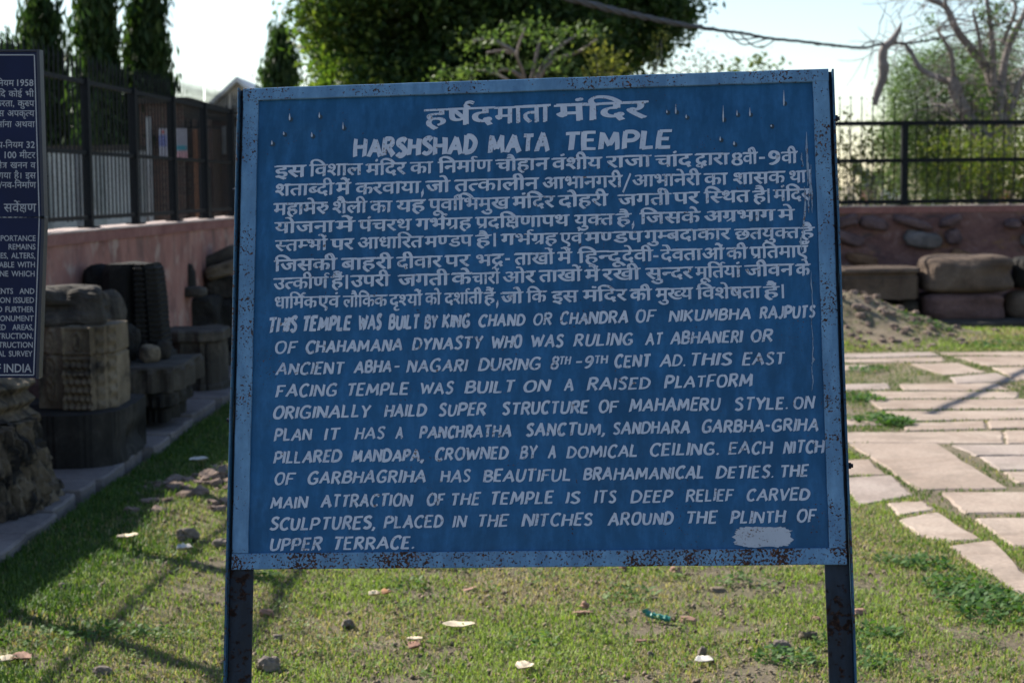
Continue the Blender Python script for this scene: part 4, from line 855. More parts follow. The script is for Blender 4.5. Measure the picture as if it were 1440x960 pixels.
# far right stones
Y = 18.9; WR = lambda px, Y: P(px, 440, Y)[0]
def ftr(p0, p1, Y, dep, r=.12): a, b2 = WR(p0, Y), WR(p1, Y); return [(a, Y + dep), (a, Y + r), (a + r, Y), (b2 - r * 1.4, Y), (b2 - r * .4, Y + r * .5), (b2, Y + r * 1.5), (b2, Y + dep)]
put('round_pedestal', prism(ftr(1168, 1297, Y, .9, .16), H(1240, 421, Y), H(1240, 378, Y), 16, 8, lambda s, t: (.03 if t > .86 else (-.01 if .74 < t < .86 else .012)) , .008, 41, .01, None, .015), M_BRN, 'low round-edged pedestal slab with moulded rim, behind the mound')
V, F = rock((WR(1230, Y) , Y + .55, H(1230, 432, Y) - .06), (.8, .6, .24), 0, (0, 0), 7, 5, .06, 2, 42); put('stone_block', (V, F), M_BLK, 'dark stone propping the round-edged pedestal slab', 'stone')
V, F = rock((WR(1285, Y), Y + .25, H(1285, 432, Y) - .02), (.22, .25, .20), 0, (0, 0), 6, 3, .08, 2, 43); put('stone', (V, F), M_DRK, 'small stone tucked under the right end of the pedestal slab', 'stone')
a, b2 = WR(1301, Y), WR(1434, Y); V, F = rock(((a + b2) / 2, Y + .35, (H(1370, 411, Y) + H(1370, 361, Y)) / 2 - .0), (b2 - a, .8, H(1370, 361, Y) - H(1370, 411, Y) + .03), .0, (0, -.01), 12, 5, .035, 1.8, 44, .05, .4); put('boulder', (V, F), M_BRN, 'long dark boulder with pale chipped top, upper one of the stacked pair', 'stone')
a, b2 = WR(1300, Y), WR(1420, Y); V, F = rock(((a + b2) / 2, Y + .35, (H(1360, 454, Y) + H(1360, 412, Y)) / 2), (b2 - a, .75, H(1360, 412, Y) - H(1360, 455, Y)), .0, (0, 0), 12, 5, .03, 1.8, 45, 0, .3); put('boulder', (V, F), M_RED, 'long pinkish boulder, lower one of the stacked pair', 'stone')
V, F = rock((WR(1452, Y), Y + .3, H(1440, 432, Y)), (.50, .5, .36), .0, (0, 0), 8, 2.8, .05, 1.8, 46); put('boulder', (V, F), M_BRN, 'rounded boulder cut by the right edge, low beside the stacked pair', 'stone')
V, F = rock((WR(1462, Y), Y + .3, H(1440, 385, Y)), (.42, .5, .36), .0, (0, 0), 8, 5, .05, 1.8, 47); put('stone_block', (V, F), M_BLK, 'dark block at the right edge, on the rounded boulder', 'stone')
put('stone_plinth', prism([(WR(1325, 18.5), 19.3), (WR(1325, 18.5), 18.5), (WR(1520, 18.5), 18.45), (WR(1520, 18.5), 19.3)], -.05, .055, 4, 16, None, .02, 48, .012), M_DRK, 'low flat stone step below the right-hand boulders', 'stone')

# ================================================================ GRASS
def in_poly(P_, x, y):
    ins = np.zeros(len(x), bool); n = len(P_)
    for i in range(n):
        (x0, y0), (x1, y1) = P_[i], P_[(i + 1) % n]
        if y0 == y1: continue
        c = ((y0 > y) != (y1 > y)) & (x < (x1 - x0) * (y - y0) / (y1 - y0) + x0); ins ^= c
    return ins
def blades(name, x, y, hmin, hmax, wd, lb, straw=.3, segs=2, dens_dir=1.0, zoff=0, flat=.25, pal=None, cat='grass'):
    n = len(x); z = gh(x, y) + zoff; h = rng.uniform(hmin, hmax, n); a = rng.uniform(0, 2 * math.pi, n); bend = rng.uniform(.3, 1.45, n); la = a + rng.uniform(-.6, .6, n)
    patch = fbm(np.stack([x * 1.7, y * 1.7, 0 * x], -1), 3, 3); st = rng.random(n) < np.clip(straw - patch * .8, .02, .9)
    lie = st & (rng.random(n) < flat * 2); h = np.where(st, h * .8, h); bend = np.where(lie, 2.2, bend)
    w_ = wd * rng.uniform(.6, 1.3, n); px_, py_ = np.cos(a) * w_ / 2, np.sin(a) * w_ / 2; lx, ly = -np.sin(la) * h, np.cos(la) * h
    k = bend; top = np.stack([x + lx * np.sin(np.minimum(k, 1.5)) * .8, y + ly * np.sin(np.minimum(k, 1.5)) * .8, z + h * np.maximum(.12, np.cos(np.minimum(k, 1.45)))], 1)
    mid = np.stack([x + lx * .28 * k, y + ly * .28 * k, z + h * np.where(lie, .2, .58)], 1); base = np.stack([x, y, z - .004], 1); o = np.stack([px_, py_, 0 * px_], 1)
    V = np.stack([base - o, base + o, mid - o * .8, mid + o * .8, top], 1).reshape(-1, 3); i = np.arange(n) * 5
    F = np.concatenate([np.stack([i, i + 1, i + 3], 1), np.stack([i, i + 3, i + 2], 1), np.stack([i + 2, i + 3, i + 4], 1)])
    g1 = np.array([.14, .225, .045]); g2 = np.array([.30, .37, .10]); s1 = np.array([.46, .39, .22]); s2 = np.array([.30, .235, .14])
    if pal is not None: g1, g2 = np.array(pal[0]), np.array(pal[1])
    u = np.clip(rng.random(n)[:, None] * .8 + patch[:, None] * .5 + .1, 0, 1); c = g1 * (1 - u) + g2 * u; v = rng.random(n)[:, None]; c = np.where(st[:, None], s1 * v + s2 * (1 - v), c) * rng.uniform(.75, 1.2, (n, 1))
    V0 = V; return solo(name, V0, F, M_GRASS, lb, cat, None, 'stuff', cols=np.repeat(c, 5, 0))
def scatter(n, x0, x1, y0, y1, power=1.0):
    u = rng.random(n) ** power; return rng.uniform(x0, x1, n), y0 + (y1 - y0) * u
allp = [p for p in SLABXY]
def off_slabs(x, y, grow=0):
    k = np.ones(len(x), bool)
    for p in allp:
        c = p.mean(0); q = c + (p - c) * (1 - .012); k &= ~in_poly(q, x, y)
    return k
# the lawn in front: thins out over bare earth
x, y = scatter(420000, -2.2, 3.3, 4.7, 10.5, 1.35); p = np.stack([x, y, 0 * x], -1)
bare = fbm(p * np.array([2.6, 2.0, 1]), 4, 21); dirt = np.exp(-(((x + 1.5) / .36) ** 2 + ((y - 8.8) / .5) ** 2))
k = (x > kerbx(y) + .0) & (rng.random(len(x)) < np.clip(1.06 - bare * 1.6 - fbm(p * 9, 2, 31) * .9 - dirt * 1.0, .08, 1)) & (x < pave_left(y) + .5) & off_slabs(x, y)
blades('lawn_grass', x[k], y[k], .010, .034, .0042, 'short patchy grass mixed with straw', .42)
n = 46000; x, y = scatter(n, -2.2, 1.9, 10.3, 19.4, 1.2); k = (x > kerbx(y)) & off_slabs(x, y); blades('lawn_grass', x[k], y[k], .015, .045, .009, 'short grass behind the board', .3)
# longer green fringe along the edging and shaded side
x, y = scatter(60000, -2.25, -1.35, 4.8, 17, 1.3); fr_ = fbm(np.stack([x * 3, y * 3, 0 * x], -1), 3, 8); k = (x > kerbx(y) + .015) & (rng.random(len(x)) < np.clip(1.15 - (x - kerbx(y)) * 1.6 + fr_ * .8, 0, 1)) & (np.exp(-(((x + 1.5) / .3) ** 2 + ((y - 8.8) / .4) ** 2)) < .35)
blades('fringe_grass', x[k], y[k], .025, .065, .0055, 'longer fresh green grass along the stone edging', .06, pal=((.045, .10, .022), (.085, .15, .035)))
# tufts in the paving joints and along its ragged left rim
xs, ys = scatter(210000, 1.2, 5.6, 6.4, 17.2, 1.25); j = fbm(np.stack([xs * 2.2, ys * 2.2, 0 * xs], -1), 3, 12)
k = off_slabs(xs, ys) & (xs > pave_left(ys) - .25) & (rng.random(len(xs)) < np.clip(.60 + j * 1.5, .0, 1)); blades('joint_grass', xs[k], ys[k], .008, .034, .006, 'grass growing in the joints of the paving', .28, pal=((.07, .13, .03), (.12, .18, .05)))
# strip and mound by the far wall
xs, ys = scatter(60000, 2.2, 7.5, 15.9, 20.0, 1.0); j = fbm(np.stack([xs * 1.6, ys * 1.6, 0 * xs], -1), 4, 14); md = np.exp(-(((xs - 3.9) / .9) ** 2 + ((ys - 17.5) / .6) ** 2))
k = (rng.random(len(xs)) < np.clip(.55 + j * 1.5 - md * 1.3, .02, 1)) & off_slabs(xs, ys); blades('mound_grass', xs[k], ys[k], .015, .045, .010, 'sparse grass over the earth mound and far strip', .5)
# weeds: small leafy rosettes
def weeds(name, spots, lb, lw=.010, ll=.028, cat='weeds', pal=((.05, .12, .03), (.10, .19, .05)), up=.5):
    V = []; C = []
    for (cx, cy, r, n) in spots:
        a = rng.uniform(0, 2 * math.pi, n); q = r * np.sqrt(rng.random(n)); x = cx + np.cos(a) * q; y = cy + np.sin(a) * q; z = gh(x, y) + rng.uniform(.004, .045, n) * (1.1 - q / r * .6)
        for i in range(n):
            b = rng.uniform(0, 2 * math.pi); d = np.array([math.cos(b), math.sin(b), rng.uniform(-.2, .8)]) * ll * rng.uniform(.6, 1.3); s_ = np.cross(d, [rng.uniform(-.3, .3), rng.uniform(-.3, .3), 1.]); s_ = s_ / np.linalg.norm(s_) * lw * rng.uniform(.7, 1.2); o = np.array([x[i], y[i], z[i]])
            V += [o, o + d * .5 + s_, o + d, o + d * .5 - s_]; u = rng.random(); C += [np.array(pal[0]) * (1 - u) + np.array(pal[1]) * u] * 4
    F = np.arange(len(V)).reshape(-1, 4); solo(name, np.array(V), F, M_GRASS, lb, cat, None, 'stuff', cols=np.array(C))
gp2 = lambda px, py: tuple(G(px, py)[:2])
weeds('weed_patch', [(*gp2(px, py), r, n) for px, py, r, n in ((1385, 845, .20, 420), (1345, 825, .14, 260), (1420, 860, .2, 380), (1310, 800, .12, 160), (1265, 795, .10, 120), (1230, 890, .10, 120), (1100, 930, .10, 120), (1215, 930, .1, 90))], 'leafy green weeds on the lawn below the paving corner', .009, .026)
weeds('weed_patch', [(*gp2(px, py), r, n) for px, py, r, n in ((160, 895, .12, 130), (120, 890, .12, 110), (205, 895, .1, 90), (60, 905, .14, 120), (375, 815, .07, 90), (1180, 905, .1, 90), (750, 905, .1, 60), (560, 830, .12, 80), (880, 840, .12, 90), (655, 800, .1, 80), (1050, 820, .14, 100))], 'small leafy weeds scattered in the lawn', .008, .022, pal=((.06, .13, .03), (.12, .21, .05)))
weeds('weed_patch', [(*gp2(px, py), r, n) for px, py, r, n in ((1235, 590, .2, 260), (1260, 595, .12, 160), (1215, 560, .16, 150), (1220, 520, .2, 110), (1225, 465, .25, 220), (1190, 440, .2, 120), (1400, 485, .3, 200), (1300, 475, .3, 200))], 'green weeds in the gaps of the far paving and on the mound', .014, .04)

n = 420; x, y = scatter(n, -1.9, 2.4, 4.9, 9.5, 1.4); k = (x < pave_left(y)) & (x > kerbx(y) + .1); weeds('clover', [(a, b_, R_.uniform(.02, .06), R_.randrange(8, 26)) for a, b_ in zip(x[k], y[k])], 'tiny broad-leaved plants mixed through the turf', .006, .014, pal=((.09, .16, .04), (.20, .27, .08)))
# ================================================================ LITTER ON THE LAWN
M_PEB = plain('dusty_brown_pebble', (.17, .135, .11), .9, 0, .35, 60, .5)
M_CREAM = plain('dry_cream_leaf', (.55, .46, .33), .7, 0, .25, 60); M_ORL = plain('dry_orange_leaf', (.33, .17, .08), .7, 0, .3, 60); M_TILE = plain('terracotta_shard', (.30, .17, .12), .85, 0, .25, 50, .4); M_GPL = plain('green_plastic', (.02, .20, .15), .35, 0, .3, 60); M_PAP = plain('white_litter', (.55, .52, .47), .7, 0, .1, 60)
def leafpiece(px, py, L, wd, rz, mt, name, lb, cat, curl=.35, lift=.012):
    c = G(px, py); x0, y0 = c[0], c[1]; z0 = float(gh(x0, y0)) + lift; n = 9; V = []; F = []
    for k_, dz in ((0, 0), (1, -.0015)):
        for i in range(n):
            t = i / (n - 1) * 2 - 1; w_ = wd / 2 * (1 - abs(t) ** 2.4) ** .6 * R_.uniform(.72, 1.1) + .0015 + R_.uniform(-.001, .002)
            for s_ in (-1, -.4, .2, 1):
                u, v = t * L / 2, s_ * w_; V.append((x0 + u * math.cos(rz) - v * math.sin(rz), y0 + u * math.sin(rz) + v * math.cos(rz), z0 + dz + curl * abs(s_ + .15) ** 1.5 * w_ * 1.1 + .10 * L * t * t * (1 if curl > 0 else 0) + R_.uniform(0, .002)))
    for i in range(n - 1):
        for j_ in range(3): a = i * 4 + j_; F += [(a, a + 4, a + 5, a + 1), (n * 4 + a, n * 4 + a + 1, n * 4 + a + 5, n * 4 + a + 4)]
    for i in range(n - 1):
        for j_ in (0, 3): a = i * 4 + j_; F.append((a, a + 4, n * 4 + a + 4, n * 4 + a))
    return solo(name, V, F, mt, lb, cat, smooth=True)
leafpiece(645, 886, .115, .055, -.05, M_CREAM, 'dry_leaf', 'large cream dry leaf lying flat below the middle of the board', 'leaf', .3, .02)
leafpiece(738, 945, .075, .050, 1.0, M_CREAM, 'dry_leaf', 'cream curled leaf near the bottom edge of the photo', 'leaf', .5, .022)
leafpiece(990, 939, .06, .045, .1, M_PAP, 'paper_scrap', 'crumpled whitish scrap near the bottom, right of centre', 'litter', .5, .015)
leafpiece(527, 846, .05, .03, .5, M_CREAM, 'dry_leaf', 'curled pale leaf left of the orange one', 'leaf', .8, .02); leafpiece(543, 845, .05, .03, 1.1, M_ORL, 'dry_leaf', 'small orange-brown curled leaf under the board', 'leaf', .8, .02)
leafpiece(584, 915, .06, .035, .9, M_TILE, 'dry_leaf', 'brown folded leaf below left of the large cream leaf', 'leaf', .9, .018); leafpiece(583, 904, .055, .02, 0, M_CREAM, 'dry_leaf', 'thin pale leaf just above the brown folded one', 'leaf', .6, .02)
leafpiece(260, 784, .07, .04, .4, M_PAP, 'dry_leaf', 'pale torn leaf close to the left post', 'leaf', .9, .03); leafpiece(280, 660, .11, .05, .5, M_PAP, 'paper_scrap', 'white paper scrap in the grass above the earth patch', 'litter', .6, .045)
leafpiece(180, 765, .10, .035, .6, M_CREAM, 'dry_leaf', 'narrow beige leaf at the edge of the wall shadow', 'leaf', .5, .03); leafpiece(30, 938, .08, .045, -.4, M_TILE, 'dry_leaf', 'dull leaf in the bottom left corner', 'leaf', .6, .02); leafpiece(12, 940, .06, .04, .8, M_CREAM, 'dry_leaf', 'greyish leaf left of the dull corner leaf', 'leaf', .6, .02)
for i, (px, py, d, rz, ty, mt, lb) in enumerate(((820, 869, (.085, .05, .018), .1, -.15, M_TILE, 'flat terracotta shard under the small pointed one'), (823, 858, (.04, .035, .03), .4, .5, M_TILE, 'small pointed terracotta shard above the flat one'), (968, 872, (.070, .045, .020), -.1, .1, M_TILE, 'terracotta shard right of the green plastic'),
    (908, 905, (.07, .03, .012), .6, .1, M_TILE, 'sandy shard below the green plastic'), (1100, 917, (.07, .05, .04), .1, .1, M_BRN, 'dark brown stone left of the right post'), (1137, 903, (.065, .04, .04), -.1, .1, M_TAN, 'tan hollowed stone nearest the right post'), (1208, 862, (.05, .04, .025), 0, 0, M_TILE, 'reddish shard just right of the right post'),
    (988, 922, (.03, .03, .035), .4, .3, M_BLK, 'small dark lump above the whitish scrap'), (915, 925, (.025, .025, .02), .4, .3, M_BLK, 'tiny dark lump near the bottom, left of the scrap'), (660, 832, (.07, .03, .012), .35, -.25, M_TILE, 'thin reddish shard under the board, left of centre'), (876, 801, (.04, .03, .03), .2, .3, M_TILE, 'pink shard close under the bottom rail'),
    (950, 803, (.05, .045, .03), .2, .3, M_TILE, 'larger pink shard close under the bottom rail'), (1010, 829, (.07, .04, .016), .2, .1, M_TAN, 'sandy stone chip under the right half of the board'), (811, 799, (.05, .03, .014), 0, .1, M_BLK, 'dark chip touching the bottom rail in view'), (490, 880, (.05, .04, .03), .5, .2, M_DRK, 'grey stone under the left half of the board'),
    (378, 942, (.09, .06, .055), .3, .2, M_DRK, 'grey stone at the bottom, right of the left post'), (375, 862, (.055, .03, .025), .3, .2, M_TILE, 'pinkish shard right of the left post'), (390, 895, (.035, .03, .02), .3, .2, M_DRK, 'small grey pebble right of the left post'), (92, 834, (.06, .045, .03), .3, .2, M_DRK, 'grey stone in the shaded grass at the left'),
    (265, 762, (.11, .07, .06), .3, 0, M_BRN, 'brown stone in the grass left of the board'), (310, 772, (.07, .05, .04), .3, 0, M_BRN, 'brown lump beside the left post'), (145, 950, (.07, .05, .03), .3, .2, M_DRK, 'grey stone near the bottom left'), (1148, 872, (.03, .03, .02), .3, .2, M_TILE, 'small pink pebble near the right post'), (1000, 935, (.02, .02, .02), .3, .2, M_DRK, 'pebble right of the whitish scrap'))):
    c = G(px, py); V, F = rock((c[0], c[1], float(gh(c[0], c[1])) + d[2] * .5 + .002), d, rz + R_.uniform(-.5, .5), (R_.uniform(-.25, .25), ty), 5, 5, .38, 1.3, i + 60, .2, 1.6); put('shard' if mt is M_TILE else 'stone', (V, F), mt if mt not in (M_BLK, M_DRK, M_BRN) else M_PEB, lb, 'shard' if mt is M_TILE else 'stone', smooth=False)
c = G(926, 876); gz = float(gh(c[0], c[1])) + .02; m = MB(); pts = smoothpts([(c[0] - .042, c[1] + .03, gz + .01), (c[0] - .02, c[1] + .012, gz + .004), (c[0] + .01, c[1] - .002, gz), (c[0] + .040, c[1] - .015, gz - .004)], 4)
m.tube(pts, [.007 + .006 * abs(math.sin(i * 1.1)) for i in range(len(pts))], 7); m.tube([pts[0], pts[0] + (-.004, .004, .012)], [.010, .014], 6); solo('plastic_scrap', m.V, m.F, M_GPL, 'twisted scrap of green plastic in the grass under the board', 'litter')
V = []; F = []
for i in range(110):                                                   # lumps of the bare earth patch
    x = -1.5 + rng.normal() * .24; y = 8.75 + rng.normal() * .3; s_ = rng.uniform(.015, .075); a, b_ = rock((x, y, float(gh(x, y)) + s_ * .1), (s_ * 1.5, s_ * 1.2, s_ * .7), rng.uniform(0, 3), (rng.uniform(-.4, .4), rng.uniform(-.4, .4)), 4, 5, .4, 1.5, i); F += [tuple(q + len(V) for q in f) for f in b_]; V += [tuple(p) for p in a]
for i in range(260):
    x = 3.45 + rng.normal() * .75; y = 17.3 + rng.normal() * .6; s_ = rng.uniform(.015, .06)
    if off_slabs(np.array([x]), np.array([y]))[0] and x > 2.2: a, b_ = rock((x, y, float(gh(x, y)) + s_ * .1), (s_ * 1.5, s_ * 1.2, s_), rng.uniform(0, 3), (0, 0), 3, 5, .4, 1.5, i); F += [tuple(q + len(V) for q in f) for f in b_]; V += [tuple(p) for p in a]
solo('earth_clods', V, F, stone_mat('pinkish_earth', [(.3, (.16, .115, .09)), (.6, (.27, .20, .165)), (.8, (.34, .27, .23))], 8, 60, .95, .7, .01), 'lumps of pinkish bare earth left of the board and on the far mound', 'earth', None, 'stuff')
n = 14000; x, y = scatter(n, -2.0, 2.6, 4.8, 9.8, 1.3); k = off_slabs(x, y) & (x < pave_left(y)); x, y = x[k], y[k]; V = []; F = []
for i in range(len(x)):                                               # crumbs and bits of straw
    s_ = .003 + .010 * rng.random() ** 3; c = np.array([x[i], y[i], float(0)]); c[2] = 0; o = rng.uniform(-.3, .3, (6, 3)) * s_; b_ = np.array([(1, 0, 0), (-1, 0, 0), (0, 1, 0), (0, -1, 0), (0, 0, .8), (0, 0, -.5)]) * s_ + o; V.append(b_ + c)
V = np.vstack(V); V[:, 2] += np.repeat(gh(x, y), 6) + .006; i6 = np.arange(len(x)) * 6; F = np.concatenate([np.stack([i6 + a, i6 + b_, i6 + c], 1) for a, b_, c in ((0, 2, 4), (2, 1, 4), (1, 3, 4), (3, 0, 4), (2, 0, 5), (1, 2, 5), (3, 1, 5), (0, 3, 5))])
solo('soil_crumbs', V, F, stone_mat('crumbs', [(.3, (.14, .10, .07)), (.6, (.32, .25, .18)), (.8, (.5, .42, .33))], 30, 60), 'crumbs of soil and gravel in the lawn', 'soil', None, 'stuff')
# ================================================================ TREES AND WHAT LIES BEYOND THE WALLS
def leafmesh(C, size, pal, aspect=.45, droop=0.0, dirs=None, jit=1.0):
    """one little rhomb per leaf, tinted singly"""
    C = np.asarray(C, float); n = len(C); d = rng.normal(size=(n, 3)) if dirs is None else dirs + rng.normal(size=(n, 3)) * .35; d[:, 2] -= droop; d /= np.linalg.norm(d, axis=1)[:, None]
    s_ = np.cross(d, rng.normal(size=(n, 3))); s_ /= np.linalg.norm(s_, axis=1)[:, None]; L = size * rng.uniform(.6, 1.3, (n, 1)); nn = np.cross(d, s_) * L * .08
    V = np.stack([C - d * L / 2, C + s_ * L * aspect / 2 + nn, C + d * L / 2, C - s_ * L * aspect / 2 + nn], 1).reshape(-1, 3)
    pal = np.array(pal, float); i = rng.integers(0, len(pal) - 1, n); u = rng.random((n, 1)); c = (pal[i] * (1 - u) + pal[i + 1] * u) * rng.uniform(.8, 1.2, (n, 1)); return V, np.arange(4 * n).reshape(-1, 4), np.repeat(c, 4, 0)
def clumps(centres, rads, n, shell=.55):
    out = []
    for c, r in zip(centres, rads):
        k = int(n * (np.mean(r) if np.ndim(r) else r) ** 2); v = rng.normal(size=(k, 3)); v /= np.linalg.norm(v, axis=1)[:, None]; q = (shell + (1 - shell) * rng.random((k, 1)) ** .6) * (1 + .25 * fbm(v * 2 + c, 2, 2))[:, None]
        out.append(np.array(c) + v * q * np.array(r))
    return np.vstack(out)
def grow(m, p, d, L, r, depth, tips, gravity=.0, spread=.6, n=6):
    pts = [np.array(p, float)]; dd = np.array(d, float)
    for i in range(4): dd = dd + rng.normal(size=3) * .12; dd[2] += gravity; dd /= np.linalg.norm(dd); pts.append(pts[-1] + dd * L / 4)
    m.tube(pts, np.linspace(r, r * .62, 5), n, False)
    if depth == 0: tips.append(pts[-1]); tips.append(pts[-2]); return
    for k in range(2 + (rng.random() < .5)):
        q = dd + rng.normal(size=3) * spread; q /= np.linalg.norm(q); grow(m, pts[-1 - (k == 2)], q, L * rng.uniform(.6, .85), r * .6, depth - 1, tips, gravity, spread, max(4, n - 1))
def tree(name, base, lb, cat, trunk_pts, r, crown, mat_b=None, grp=None, limbs=None, kind_c=None):
    t_ = thing(name, base, lb, cat, grp); m = MB(); m.tube(smoothpts(trunk_pts, 4), np.linspace(r, r * .45, (len(trunk_pts) - 1) * 4 + 1), 9); part('trunk', m.V, m.F, mat_b or M_BARK, t_, True)
    if limbs: part('limbs', limbs.V, limbs.F, mat_b or M_BARK, t_, True)
    if crown is not None: part('crown', crown[0], crown[1], M_LEAF, t_, cols=crown[2])
    return t_
DK = [(.018, .044, .014), (.036, .072, .022), (.065, .105, .032)]
def mast(px, ptop, pbase_w, Y, lb, seed, prof):
    """mast tree: drooping leaves hung on a narrow column; prof = half widths in picture px from top down"""
    top = P(px, ptop, Y); zs = np.linspace(top[2], .3, len(prof)); R0 = np.array(prof) * .80 / FPX * Y; n = 17000; z = top[2] - (top[2] - 2.1) * rng.random(n) ** .92
    a = rng.uniform(0, 2 * math.pi, n); rr = np.interp(-z, -zs, R0) * (1 + .75 * fbm(np.stack([np.cos(a) * 1.5, np.sin(a) * 1.5, z * 1.6 + seed], 1), 4, seed)) ; q = rr * (.35 + .65 * rng.random(n) ** .45)
    kt = 130; zt_ = top[2] - .2 - (top[2] - 2.4) * rng.random(kt) ** .9; at = rng.uniform(0, 2 * math.pi, kt); rt = np.interp(-zt_, -zs, R0) * rng.uniform(.6, 1.12, kt); it = rng.integers(0, kt, n // 2)
    h_ = np.arange(n) < n // 2; tx = np.cos(at) * rt; ty = np.sin(at) * rt; sp_ = rng.normal(size=(n // 2, 3)) * np.array([.11, .11, .22]); a = a.copy(); z = z.copy()
    x = top[0] + np.cos(a) * q * .8; y = Y + np.sin(a) * q * .8; x[h_] = top[0] + tx[it] + sp_[:, 0]; y[h_] = Y + ty[it] + sp_[:, 1]; z[h_] = zt_[it] + sp_[:, 2] - .1; d = np.stack([np.cos(a) * .5, np.sin(a) * .5, -1.2 + 0 * a], 1)
    kk_ = fbm(np.stack([np.cos(a) * 3, np.sin(a) * 3, z * 2.2 + seed], 1), 2, seed + 3) > -.12
    kk_ = kk_ | h_; q = np.where(h_, 0, q)
    cr = leafmesh(np.stack([x, y, z - .3 * (q / (rr + .01)) ** 2], 1)[kk_], .20, DK, .26, .3, d[kk_]); return tree('mast_tree', (top[0], Y, 0), lb, 'tree', [(top[0], Y, 0), (top[0] + .05, Y, top[2] * .5), (top[0], Y, top[2] - .5)], .14, cr, grp='narrow trees beyond the left railing')
mast(57, -14, 0, 27, 'leftmost narrow dark tree beyond the left railing', 1, [5, 15, 23, 29, 37, 42, 42, 38, 34, 30])
mast(131, -50, 0, 26, 'second narrow dark tree from the left, column-like', 2, [8, 15, 19, 21, 23, 25, 27, 28, 27, 26])
mast(203, -48, 0, 26.5, 'third narrow dark tree, bulging wide behind the railing', 3, [4, 9, 13, 22, 36, 44, 42, 36, 32, 28])
mast(394, 34, 0, 40, 'small lone conical tree between the gabled house and the big tree', 4, [2, 14, 24, 34, 42, 42, 40, 36, 30])
for px, Y, w_ in ((12, 30, 30), (-40, 28, 34), (-100, 27, 34)): mast(px, 60, 0, Y, 'narrow dark tree mostly behind the navy sign, ' + {12: 'next to the leftmost visible column', -40: 'further left', -100: 'furthest left'}[px], 5 + px, [4, 12, 18, 24, 30, 32, 32, 30, 28])
# the big broad tree behind the board
Y = 27.0; cx = W(700, Y); m = MB(); tips = []
for k in range(7):
    a = k * .9; grow(m, (cx, Y, 2.2), (math.cos(a) * .8, math.sin(a) * .6, .75), 1.3, .16, 1, tips, .02, .5, 8)
cs, rs = [], []
for (px, py, rx, rz_) in ((560, 20, 100, 80), (500, 60, 60, 50), (640, 70, 110, 70), (740, 30, 130, 90), (840, 10, 110, 80), (905, 20, 55, 50), (930, -10, 48, 40), (700, -80, 200, 90), (560, -60, 110, 70), (860, -70, 110, 60), (480, 20, 50, 50), (790, 95, 70, 40), (610, 130, 110, 50), (800, 130, 80, 50), (690, 100, 120, 60), (640, 20, 120, 70), (470, 110, 26, 40), (720, 160, 120, 60), (520, 150, 60, 50), (860, 60, 38, 34)):
    c = P(px, py, Y + R_.uniform(-1.5, 1.5)); cs.append(c); rs.append(np.array([rx, (rx + rz_) * .5, rz_]) / FPX * Y)
def fillcl(cs, rs, per):
    o = []
    for c, r in zip(cs, rs):
        k = int(per * r[0] * r[2]); sub = rng.normal(size=(max(6, k // 60), 3)); sub /= np.linalg.norm(sub, axis=1)[:, None]; sub = c + sub * r * (rng.uniform(.5, 1.15, (len(sub), 1)))
        i = rng.integers(0, len(sub), k); v = rng.normal(size=(k, 3)) * .17; o.append(sub[i] + v)
    return np.vstack(o)
C = fillcl(cs, rs, 15000); u = np.clip((W(600, Y) - C[:, 0]) / 2.2 + rng.normal(size=len(C)) * .3, 0, 1)  # u rises to the left: sunlit side painted in with brighter yellow-green leaves
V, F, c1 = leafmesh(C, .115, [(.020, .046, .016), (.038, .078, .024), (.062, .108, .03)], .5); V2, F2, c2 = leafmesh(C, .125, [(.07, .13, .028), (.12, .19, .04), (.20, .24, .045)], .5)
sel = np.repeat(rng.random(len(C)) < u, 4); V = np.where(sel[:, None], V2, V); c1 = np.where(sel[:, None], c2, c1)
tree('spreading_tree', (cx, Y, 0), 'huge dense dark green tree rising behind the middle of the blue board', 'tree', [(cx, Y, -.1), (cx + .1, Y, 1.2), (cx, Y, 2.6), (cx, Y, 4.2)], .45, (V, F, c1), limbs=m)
# small light-branched tree in front of it
Y = 22.5; m = MB(); cl = []
def pl(pts, r0, r1, Y=22.5, dy=0): q = [P(a, b, Y + dy * i / len(pts)) for i, (a, b) in enumerate(pts)]; q = smoothpts(q, 4); m.tube(q, np.linspace(r0, r1, len(q)), 6); return q[-1]
for pts in ([(742, 130), (735, 100), (727, 76), (738, 40)], [(727, 76), (712, 66), (690, 56), (665, 58)], [(727, 76), (706, 72), (684, 74)], [(745, 125), (752, 90), (758, 62), (762, 50)], [(748, 125), (768, 85), (795, 60), (825, 42)], [(750, 125), (775, 88), (812, 74), (840, 55)], [(735, 130), (700, 105), (672, 98)], [(738, 112), (715, 98), (690, 104)]):
    e = pl(pts, .035, .012, 22.5, R_.uniform(-.8, .8)); cl.append(e)
C = []
for (px, py, r) in ((738, 38, .22), (760, 50, .26), (722, 45, .16), (710, 58, .14), (665, 58, .22), (690, 54, .15), (825, 42, .16), (800, 46, .16), (845, 52, .13), (775, 62, .14), (672, 96, .25), (650, 104, .2), (700, 92, .18), (735, 95, .22), (620, 110, .2), (790, 88, .2), (770, 96, .2), (810, 110, .25)):
    c = P(px, py, 22.3 + R_.uniform(-.5, .5)); C.append(c + rng.normal(size=(int(70 * r / .2), 3)) * np.array([r, r, r * .55]) * .62)
cr = leafmesh(np.vstack(C), .075, [(.07, .12, .04), (.12, .18, .06), (.17, .22, .09)], .5); b0 = P(742, 130, Y)
tree('young_tree', (b0[0], Y, 0), 'slender tree with pale pinkish branches and light leaf tufts over the board top', 'tree', [(b0[0], Y, -.1), (b0[0] - .05, Y, 1.4), tuple(b0)], .07, cr, M_BARKG, limbs=m)
